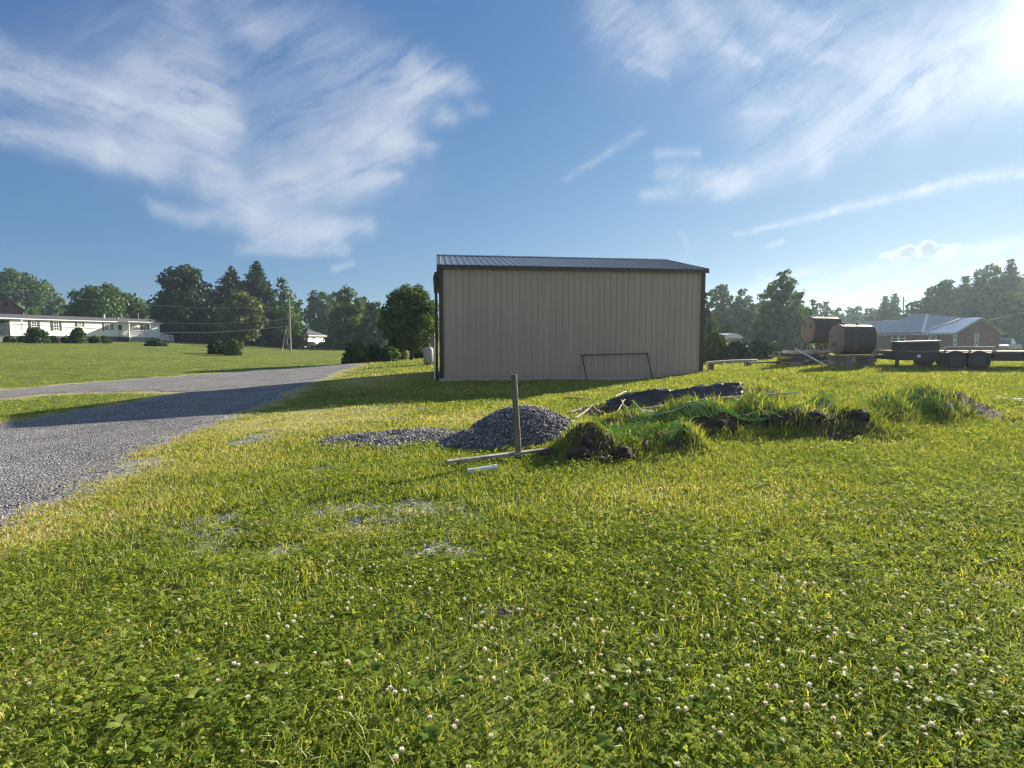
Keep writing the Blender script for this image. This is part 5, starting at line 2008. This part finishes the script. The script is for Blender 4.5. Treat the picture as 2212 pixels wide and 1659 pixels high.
def build_propane():
    b = onground(925, 33.5)
    root = empty('propane_tank', b, R(20), 'weathered white upright propane tank, shade painted into its grey, just behind the shed corner', 'tank')
    m = MB()
    r, h = .30, 1.12
    path = [(0, 0, .08), (0, 0, .14), (0, 0, .25), (0, 0, h - .2), (0, 0, h - .07), (0, 0, h)]
    m.tube(path, [.16, .26, r, r, .24, .08], 20)
    m.build('cylinder', MAT['propane'], root, smooth=True)
    m = MB().tube([(0, 0, h - .02), (0, 0, h + .2)], .12, 14)
    m.build('collar', MAT['black_iron'], root)
    m = MB().tube([(0, 0, 0), (0, 0, .1)], .22, 14)
    m.build('foot_ring', MAT['black_iron'], root)
    b2 = onground(935, 34.2)
    o = MB().box(-.12, .12, -.12, .12, 0, 1.9).bar((-.3, 0, 1.7), (.3, 0, 1.7), .08, .08).build('hitching_post', MAT['dark_board'], loc=b2)
    tag(o, 'dark squared post standing beside the propane tank', 'post')
    b3 = onground(653, 100)
    root = empty('mailbox', b3, 0, 'small dark mailbox on a post before the white house', 'mailbox')
    MB().box(-.1, .1, -.1, .1, 0, .95).build('post', MAT['dark_board'], root)
    MB().box(-.2, .2, -.28, .28, .95, 1.3).build('box', MAT['black_iron'], root)
    # low shed with a pale rounded roof among the eastern bushes
    A = P(1561, 735, 42)
    g = hz(A.x, A.y)
    root = empty('garden_shed', (A.x, A.y, g - .05), R(6), 'low tan shed with pale rounded roof half hidden by bushes', 'shed')
    W = P(1604, 735, 42).x - A.x
    ze = P(1580, 729, 42).z - g
    zt = P(1580, 718.5, 42).z - g
    MB().box(0, W, 0, 2.2, 0, ze).build('wall', MAT['tan_wall'], root)
    arc = [(-.1 + (W + .2) * k / 10, ze + (zt - ze) * math.sin(math.pi * k / 10) ** .7) for k in range(11)]
    MB().prism(arc, -.15, 2.35).build('roof', MAT['white_trim'], root)


# ------------------------------------------------------------------ trees and bushes
def leaf_quads(P0, nrm, size, tint, aspect=.62):
    n = len(P0)
    r = RNG.standard_normal((n, 3))
    nrm = nrm + .75 * r
    nrm /= np.linalg.norm(nrm, axis=1)[:, None] + 1e-9
    t = np.cross(nrm, RNG.standard_normal((n, 3)))
    t /= np.linalg.norm(t, axis=1)[:, None] + 1e-9
    b = np.cross(nrm, t)
    s = size[:, None]
    V = np.stack([P0 - t * s, P0 + b * s * aspect + t * s * .1 + nrm * s * .12, P0 + t * s, P0 - b * s * aspect + t * s * .1 + nrm * s * .12], 1).reshape(-1, 3)
    return V, np.arange(n * 4), np.full(n, 4), np.repeat(tint, 4)


def prof_r(prof, t):
    return np.interp(t, [a for a, _ in prof], [b for _, b in prof])


ROUND = [(.12, .25), (.22, .75), (.4, 1), (.6, .95), (.8, .7), (.93, .35), (1, .05)]
DOME = [(.05, .8), (.2, 1), (.5, .95), (.75, .7), (.92, .35), (1, .05)]
TALLOVAL = [(.15, .3), (.3, .85), (.5, 1), (.7, .8), (.88, .5), (1, .1)]
CONE = [(.04, .9), (.15, 1), (.4, .75), (.65, .48), (.85, .25), (1, .02)]
SPRUCE = [(.04, .95), (.25, 1), (.48, .80), (.68, .52), (.84, .26), (1, .02)]
SPARSE = [(.05, .9), (.25, 1), (.42, .85), (.55, .62), (.68, .62), (.82, .45), (.93, .25), (1, .04)]
COLUMN = [(.03, .7), (.3, 1), (.6, .85), (.85, .5), (1, .05)]


def tree(name, label, cat, px, ptop, dep, wpx, prof=ROUND, m='foliage_mid', lobes=46, lr=.30, cov=1.5, ls=1.0, group=None, needle=False, base=None, crown_from=None, tint=.45, trunk=True, squash=.8):
    b = onground(px, dep, -.1) if base is None else base
    top = P(px, ptop, dep)
    hgt = top.z - b.z
    hw = wpx / 2 * dep / FPX
    root = empty(name, b, random.uniform(0, 6.28), label, cat, group)
    s0 = (.0030 * dep + .05) * ls
    rg = RNG
    t0, t1 = prof[0][0], 1.0
    if needle:
        P0, N0, T0 = [], [], []
        nl = max(12, int(hgt / .62))
        paths = []
        for k in range(nl):
            t = t0 + (t1 - t0) * (k + .3 * rg.random()) / nl
            R_ = prof_r(prof, t) * hw
            nb = int(6 + 5 * prof_r(prof, t))
            for q in range(nb):
                a = 6.283 * (q + rg.random() * .8) / nb + k
                L = R_ * rg.uniform(.62, 1.12)
                if L < .1:
                    continue
                m_ = max(4, int(L / s0 * 6.5 * cov))
                u = rg.random(m_) ** .75
                droop = -.28 * u * L * rg.uniform(.5, 1.3) + .16 * L * u ** 3
                spread = (.22 * L * u * (1.15 - u) + s0 * .4)
                px_ = np.stack([np.cos(a) * u * L + rg.standard_normal(m_) * spread * .9, np.sin(a) * u * L + rg.standard_normal(m_) * spread * .9, t * hgt + droop - np.abs(rg.standard_normal(m_)) * s0 * .9], -1)
                P0.append(px_)
                N0.append(np.tile([math.cos(a) * .5, math.sin(a) * .5, .7], (m_, 1)))
                T0.append(np.full(m_, tint + rg.normal() * .1) + .22 * (u - .5))
                if q % 2 == 0:
                    paths.append(([(0, 0, t * hgt), (math.cos(a) * L * .5, math.sin(a) * L * .5, t * hgt - .05 * L), (math.cos(a) * L * .85, math.sin(a) * L * .85, t * hgt - .16 * L)], [.012 * hgt * (1.1 - t), .006 * hgt * (1.1 - t), .01]))
        P0, N0, T0 = np.concatenate(P0), np.concatenate(N0), np.concatenate(T0)
        if trunk:
            mb = MB().tube([(0, 0, 0), (0, 0, hgt * .5), (0, 0, hgt * .97)], [.022 * hgt, .014 * hgt, .02], 8)
            for p, r in paths[::3]:
                mb.tube(p, r, 5, False)
            mb.build('trunk', MAT['bark'], root)
        sz = s0 * rg.uniform(.6, 1.3, len(P0))
    else:
        P0, N0, T0 = [], [], []
        ts = np.linspace(t0, .97, 200)
        wgt = prof_r(prof, ts) ** 1.2
        cw = np.cumsum(wgt)
        limbs = []
        for k in range(lobes):
            t = np.interp((k + rg.random()) / lobes * cw[-1], cw, ts)
            Rr = prof_r(prof, t) * hw
            a = k * 2.39996 + rg.uniform(-.5, .5)
            lrad = 1.22 * lr * hw * rg.uniform(.65, 1.25) * (.5 + .5 * prof_r(prof, t))
            q = max(0, Rr - lrad * .75) * (rg.uniform(.1, .8) if k % 3 == 0 else rg.uniform(.72, 1.06))
            c = np.array([math.cos(a) * q, math.sin(a) * q, min(t * hgt, hgt - lrad * .6)])
            limbs.append((c, t))
            n = max(20, int(4 * math.pi * lrad * lrad / (s0 * s0) * .55 * cov))
            d = rg.standard_normal((n, 3))
            d /= np.linalg.norm(d, axis=1)[:, None]
            rad = lrad * (1 - .55 * rg.random(n) ** 2) * (1 + .18 * rg.standard_normal(n).clip(-1, 1.6))
            P0.append(c + d * rad[:, None] * np.array([1, 1, squash]))
            N0.append(d + np.array([0, 0, .35]))
            T0.append(tint + rg.normal() * .13 + .09 * rg.standard_normal(n))
        P0, N0, T0 = np.concatenate(P0), np.concatenate(N0), np.concatenate(T0)
        sz = s0 * rg.uniform(.6, 1.25, len(P0))
        if trunk:
            mb = MB().tube([(0, 0, 0), (.01 * hgt, 0, hgt * .25), (0, .01 * hgt, hgt * .55), (0, 0, hgt * .86)], [.030 * hgt, .022 * hgt, .014 * hgt, .004 * hgt], 8)
            for c, t in limbs[::max(1, len(limbs) // 14)]:
                z0 = max(.12, t - .28) * hgt
                mb.tube([(0, 0, z0), (c[0] * .5, c[1] * .5, (z0 + c[2]) / 2 - .02 * hgt), tuple(c)], [.011 * hgt, .007 * hgt, .003 * hgt], 5, False)
            mb.build('trunk', MAT['bark'], root)
    P0[:, 2] = np.maximum(P0[:, 2], .12)
    V, F, S, T = leaf_quads(P0, N0, sz, np.clip(T0, 0, 1), .34 if needle else .62)
    np_mesh('crown' if trunk else 'foliage', V, F, S, MAT[m], dict(tint=T), parent=root)
    return root


def bush(label, px, ptop, dep, wpx, m='foliage_mid', tint=.4, name='bush', cat='bush', group=None, cov=2.2, ls=.8, prof=None, lobes=22, lr=.36):
    return tree(name, label, cat, px, ptop, dep, wpx, prof or [(.0, .82), (.25, 1), (.6, .92), (.85, .6), (1, .15)], m, lobes, lr, cov, ls, group, False, None, None, tint, trunk=False, squash=.9)


def build_trees():
    T = tree
    G1, G2, G3 = 'trees behind the mobile home', 'trees by the white house', 'trees beyond the brick house'
    T('broadleaf_tree', 'great domed green tree behind the red barn', 'tree', 42, 583, 190, 165, DOME, 'foliage_mid', 60, .24, 1.5, group=G1, tint=.42)
    T('broadleaf_tree', 'lighter low tree between the domed tree and the round one', 'tree', 132, 645, 185, 80, DOME, 'foliage_light', 24, .3, group=G1, tint=.32)
    T('broadleaf_tree', 'round bushy green tree directly behind the mobile home chimney pipe', 'tree', 235, 615, 135, 160, DOME, 'foliage_mid', 54, .24, 1.6, group=G1, tint=.42)
    T('broadleaf_tree', 'low olive tree filling the gap beside the round bushy tree', 'tree', 318, 652, 150, 70, DOME, 'foliage_mid', 22, .32, group=G1, tint=.3)
    T('evergreen_tree', 'huge broad dark tree with ragged spiky top behind the porch end', 'tree', 402, 571, 112, 150, [(.04, .7), (.2, .95), (.42, 1), (.62, .82), (.8, .66), (.93, .40), (1, .12)], 'foliage_dark', 84, .20, 1.35, 1.05, G1, tint=.5)
    T('spruce_tree', 'dark broad spruce with a double top', 'tree', 505, 571, 118, 150, SPRUCE, 'foliage_dark', group=G1, needle=True, cov=1.2, tint=.42)
    T('spruce_tree', 'dark pointed spruce, tallest of the pair of spruces', 'tree', 560, 560, 122, 150, SPRUCE, 'foliage_dark', group=G1, needle=True, cov=1.2, tint=.42)
    T('flowering_tree', 'rounded tree with creamy yellow blossom in front of the spruces', 'tree', 524, 627, 104, 105, ROUND, 'foliage_flower', 50, .22, 1.4, group=G1, tint=.5)
    T('broadleaf_tree', 'slender airy light green tree behind the utility pole', 'tree', 616, 594, 112, 58, TALLOVAL, 'foliage_light', 44, .26, .8, group=G1, tint=.42)
    T('broadleaf_tree', 'narrow bright green tree between pole and white house', 'tree', 642, 640, 116, 52, DOME, 'foliage_light', 26, .3, group=G1, tint=.4)
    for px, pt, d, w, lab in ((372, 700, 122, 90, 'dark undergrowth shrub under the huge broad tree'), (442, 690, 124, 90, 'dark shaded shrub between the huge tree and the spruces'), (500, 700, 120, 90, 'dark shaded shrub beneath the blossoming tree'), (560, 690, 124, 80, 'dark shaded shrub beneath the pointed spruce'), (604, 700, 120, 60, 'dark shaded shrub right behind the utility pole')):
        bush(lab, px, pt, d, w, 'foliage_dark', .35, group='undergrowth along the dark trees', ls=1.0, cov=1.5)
    T('broadleaf_tree', 'dark rounded tree rising behind the white house', 'tree', 690, 622, 150, 72, ROUND, 'foliage_mid', 36, .26, group=G2, tint=.35)
    T('broadleaf_tree', 'large bright green tree just east of the parked vehicles', 'tree', 754, 615, 105, 104, [(.03, .8), (.2, 1), (.45, .95), (.65, .75), (.85, .5), (1, .08)], 'foliage_light', 72, .2, 1.3, group=G2, tint=.36)
    T('broadleaf_tree', 'distant dark tree between the bright tree and the round dense one', 'tree', 812, 648, 100, 70, DOME, 'foliage_mid', 30, .3, group=G2, tint=.3)
    T('broadleaf_tree', 'far dark tree partly hidden by the round dense tree', 'tree', 850, 655, 110, 90, DOME, 'foliage_mid', 26, .3, group=G2, tint=.3)
    T('broadleaf_tree', 'tall green tree filling the skyline between white house and bright tree', 'tree', 722, 632, 160, 90, DOME, 'foliage_mid', 44, .26, 1.5, group=G2, tint=.4)
    T('broadleaf_tree', 'leafy green tree joining the bright tree to the round dense one', 'tree', 786, 640, 128, 80, DOME, 'foliage_mid', 40, .26, 1.5, group=G2, tint=.42)
    T('pear_tree', 'dense round dark green tree on a short trunk beside the shed', 'tree', 888, 612, 42, 132, [(.16, .6), (.26, .9), (.5, 1), (.68, .95), (.84, .68), (.94, .4), (1, .1)], 'foliage_mid', 96, .20, 1.5, .62, tint=.62)
    T('broadleaf_tree', 'small treetop just showing above the shed roof ridge', 'tree', 1235, 552, 75, 60, ROUND, 'foliage_mid', 24, .3, tint=.4)
    # bushes on the lawns
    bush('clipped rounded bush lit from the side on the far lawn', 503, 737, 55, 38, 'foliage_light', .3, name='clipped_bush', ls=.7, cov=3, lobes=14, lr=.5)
    bush('dark spreading bush for a shaded smudge right beside the clipped lit bush', 470, 739, 56.5, 44, 'foliage_dark', .3, ls=.8, cov=2.5)  # dark smudge built as a bush, its shade put into the leaf colour
    bush('low dark shrub with a brown stump at the foot of the ramp', 336, 737, 76, 46, 'foliage_dark', .4, ls=.8)
    bush('square trimmed bush under the second window of the mobile home', 79, 711, 71, 40, 'foliage_mid', .3, name='trimmed_bush', group='foundation bushes', ls=.6, cov=3, lobes=16, lr=.5)
    bush('square trimmed bush under the small window of the mobile home', 169, 711, 76, 31, 'foliage_mid', .3, name='trimmed_bush', group='foundation bushes', ls=.6, cov=3, lobes=16, lr=.5)
    for i, px in enumerate((20, 50, 115, 145, 205, 225)):
        bush(('straggly shrub below the entry awning', 'low shrub just west of the first trimmed bush', 'low shrub just east of the first trimmed bush', 'low shrub just west of the second trimmed bush', 'low shrub just east of the second trimmed bush', 'smallest low shrub nearest the porch lattice')[i], px, 727, 72 + i * 1.6, 26, 'foliage_mid', .3, group='low foundation shrubs', ls=.5)
    bush('large ball shaped topiary bush at the driveway bend', 769, 743, 37.5, 54, 'foliage_mid', .35, name='topiary_bush', ls=.75, cov=3.2, lobes=18, lr=.48)
    bush('leafy green bush just east of the ball shaped topiary', 808, 741, 39, 46, 'foliage_mid', .45, group='bushes in the hedge row', ls=.9)
    bush('wide dark bush in the middle of the hedge row', 838, 748, 38, 48, 'foliage_mid', .35, group='bushes in the hedge row', ls=.9)
    bush('round pale leaved bush under the dense round tree', 866, 750, 44, 30, 'foliage_pale', .35, group='bushes in the hedge row', ls=.8)
    bush('small grey green bush left of the round tree trunk', 849, 753, 46, 24, 'foliage_pale', .25, group='bushes in the hedge row', ls=.8)
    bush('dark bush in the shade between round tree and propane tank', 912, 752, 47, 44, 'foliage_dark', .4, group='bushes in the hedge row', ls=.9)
    # east of the shed
    T('arborvitae', 'pale green pyramid evergreen close behind the shed corner', 'tree', 1520, 622, 40, 84, CONE, 'foliage_pale', 60, .2, 1.6, group=None, tint=.3)
    T('broadleaf_tree', 'tallest dark tree in the wood beyond the shed', 'tree', 1556, 610, 90, 84, ROUND, 'foliage_mid', 40, .25, group='wood beyond the shed', tint=.38)
    T('broadleaf_tree', 'broad dark tree in the wood directly beside the tallest one', 'tree', 1600, 624, 88, 90, DOME, 'foliage_mid', 40, .25, group='wood beyond the shed', tint=.33)
    T('broadleaf_tree', 'dark tree in the wood partly behind the tall airy tree', 'tree', 1645, 634, 92, 84, DOME, 'foliage_mid', 40, .25, group='wood beyond the shed', tint=.33)
    T('ash_tree', 'tall airy tree with open top standing behind the lumber stack', 'tree', 1686, 577, 62, 128, SPARSE, 'foliage_mid', 110, .18, 1.1, 1.0, tint=.55)
    T('broadleaf_tree', 'leafy lower tree leaning out beside the tall airy tree', 'tree', 1722, 650, 66, 84, DOME, 'foliage_light', 40, .26, tint=.32)
    for i, (px, pt, w, d) in enumerate(((1752, 642, 40, 100), (1775, 645, 54, 120), (1806, 662, 54, 135))):
        T('broadleaf_tree', ('spreading treetop directly above the raised tank', 'feathery tree sloping down behind the raised tank', 'low tree at the dip in the skyline')[i], 'tree', px, pt, d, w, DOME, 'foliage_mid', 30, .26, 1.1, group=G3, tint=.4)
    for i, (px, pt, w, d) in enumerate(((1842, 656, 60, 140), (1880, 658, 50, 120))):
        T('broadleaf_tree', ('small rounded tree above the lower tank', 'low bushy tree just west of the twin firs')[i], 'tree', px, pt, d, w, DOME, 'foliage_mid', 26, .3, group=G3, tint=.36)
    for i, (px, pt, w, d) in enumerate(((1908, 634, 46, 110), (1928, 630, 56, 108))):
        T('fir_tree', ('shorter fir of the twin firs behind the brick house roof', 'taller fir of the twin firs behind the brick house roof')[i], 'tree', px, pt, d, w + 14, SPRUCE, 'foliage_mid', needle=True, cov=1.2, group=G3, tint=.32)
    labs = ('light green small tree at the foot of the pine bank', 'layered pine at the west end of the tall pine bank', 'broad pine behind the middle of the brick roof', 'dense pine behind the brick house gable peak', 'pine with a bare twiggy crown', 'highest pointed pine of the bank', 'pine in the bank just beyond the highest one', 'pine at the edge of view', 'big leafy tree below the pine bank', 'big leafy tree filling the foot of the pine bank behind the gable')
    for i, (px, pt, w, d, pr, nd, m) in enumerate((
            (1968, 646, 50, 84, DOME, False, 'foliage_mid'), (2000, 616, 90, 88, SPRUCE, True, 'foliage_mid'), (2034, 600, 96, 92, TALLOVAL, False, 'foliage_mid'), (2078, 590, 120, 94, SPRUCE, True, 'foliage_mid'),
            (2128, 568, 100, 90, TALLOVAL, False, 'foliage_mid'), (2172, 555, 120, 92, SPRUCE, True, 'foliage_mid'), (2208, 580, 90, 96, TALLOVAL, False, 'foliage_mid'), (2262, 564, 130, 92, SPRUCE, True, 'foliage_mid'),
            (2090, 640, 130, 82, DOME, False, 'foliage_mid'), (2180, 630, 150, 80, DOME, False, 'foliage_mid'))):
        T('pine_tree' if i not in (0, 8, 9) else 'broadleaf_tree', labs[i], 'tree', px, pt, d, w, pr, m, 52, .24, 1.2, group=G3, needle=nd, tint=.34)
    for i, (px, pt, d, w, m) in enumerate(((1545, 716, 31, 60, 'foliage_mid'), (1592, 738, 30, 62, 'foliage_dark'), (1640, 734, 33, 60, 'foliage_dark'), (1672, 742, 40, 40, 'foliage_mid'), (1566, 700, 55, 50, 'foliage_light'))):
        bush(('tall leafy bush at the foot of the pyramid evergreen', 'broad dark bush behind the long pipe', 'dark bush above the light angular boulder', 'small bush at the trunk foot of the tall airy tree', 'light green shrub rising behind the low garden shed')[i], px, pt, d, w, m, .42, group='bushes east of the shed', ls=.9)
    bush('sunlit low weedy shrub beside the lower tank in front of the brick house', 1905, 757, 44, 40, 'foliage_mid', .4, ls=.8)


def build_far_wood():
    """a low belt of woodland closing the view all round"""
    V, F, S, Tt, off = [], [], [], [], 0
    n = 15000
    a = np.radians(RNG.uniform(-75, 75, n))
    r = RNG.uniform(205, 300, n)
    x, y = np.sin(a) * r, np.cos(a) * r
    hh = 7 + 5 * (fbm(x, y, .06, 3) + .3)
    z = H(x, y) + hh * RNG.random(n) ** .7
    V, F, S, T = leaf_quads(np.stack([x, y, z], -1), np.tile([0, -.5, .5], (n, 1)), RNG.uniform(.9, 1.9, n), np.clip(.35 + .12 * RNG.standard_normal(n) + .5 * fbm(x, y, .05, 2), 0, 1))
    o = np_mesh('far_woodland', V, F, S, MAT['foliage_mid'], dict(tint=T))
    tag(o, 'low belt of distant woodland along the horizon', 'woodland', kind='stuff')


def build_haze():
    m = bpy.data.materials.new('haze')
    m.use_nodes = True
    nt = m.node_tree
    nt.nodes.clear()
    g = NG(nt)
    v = g.n('ShaderNodeVolumePrincipled')
    v.inputs['Color'].default_value = (.66, .84, 1.0, 1)
    v.inputs['Density'].default_value = HAZE
    v.inputs['Anisotropy'].default_value = .5
    o = g.n('ShaderNodeOutputMaterial')
    g.link(v.outputs[0], o.inputs['Volume'])
    ob = MB().box(-2700, 2700, -2700, 2700, -6, 40).build('haze', m)
    tag(ob, 'thin sunlit air between the camera and the far trees', 'haze', kind='stuff')


HAZE = .00045

# ------------------------------------------------------------------ assemble
build_terrain()
build_lane()
build_shed()
build_mobile_home()
build_white_house()
build_brick_house()
build_barn()
build_trees()
build_far_wood()
build_vehicles()
build_tanks()
build_trailer()
build_poles()
build_propane()
build_pile()
build_debris()
build_stones()
build_grass()
build_clover()
build_weeds()
build_flowers()
if HAZE:
    build_haze()
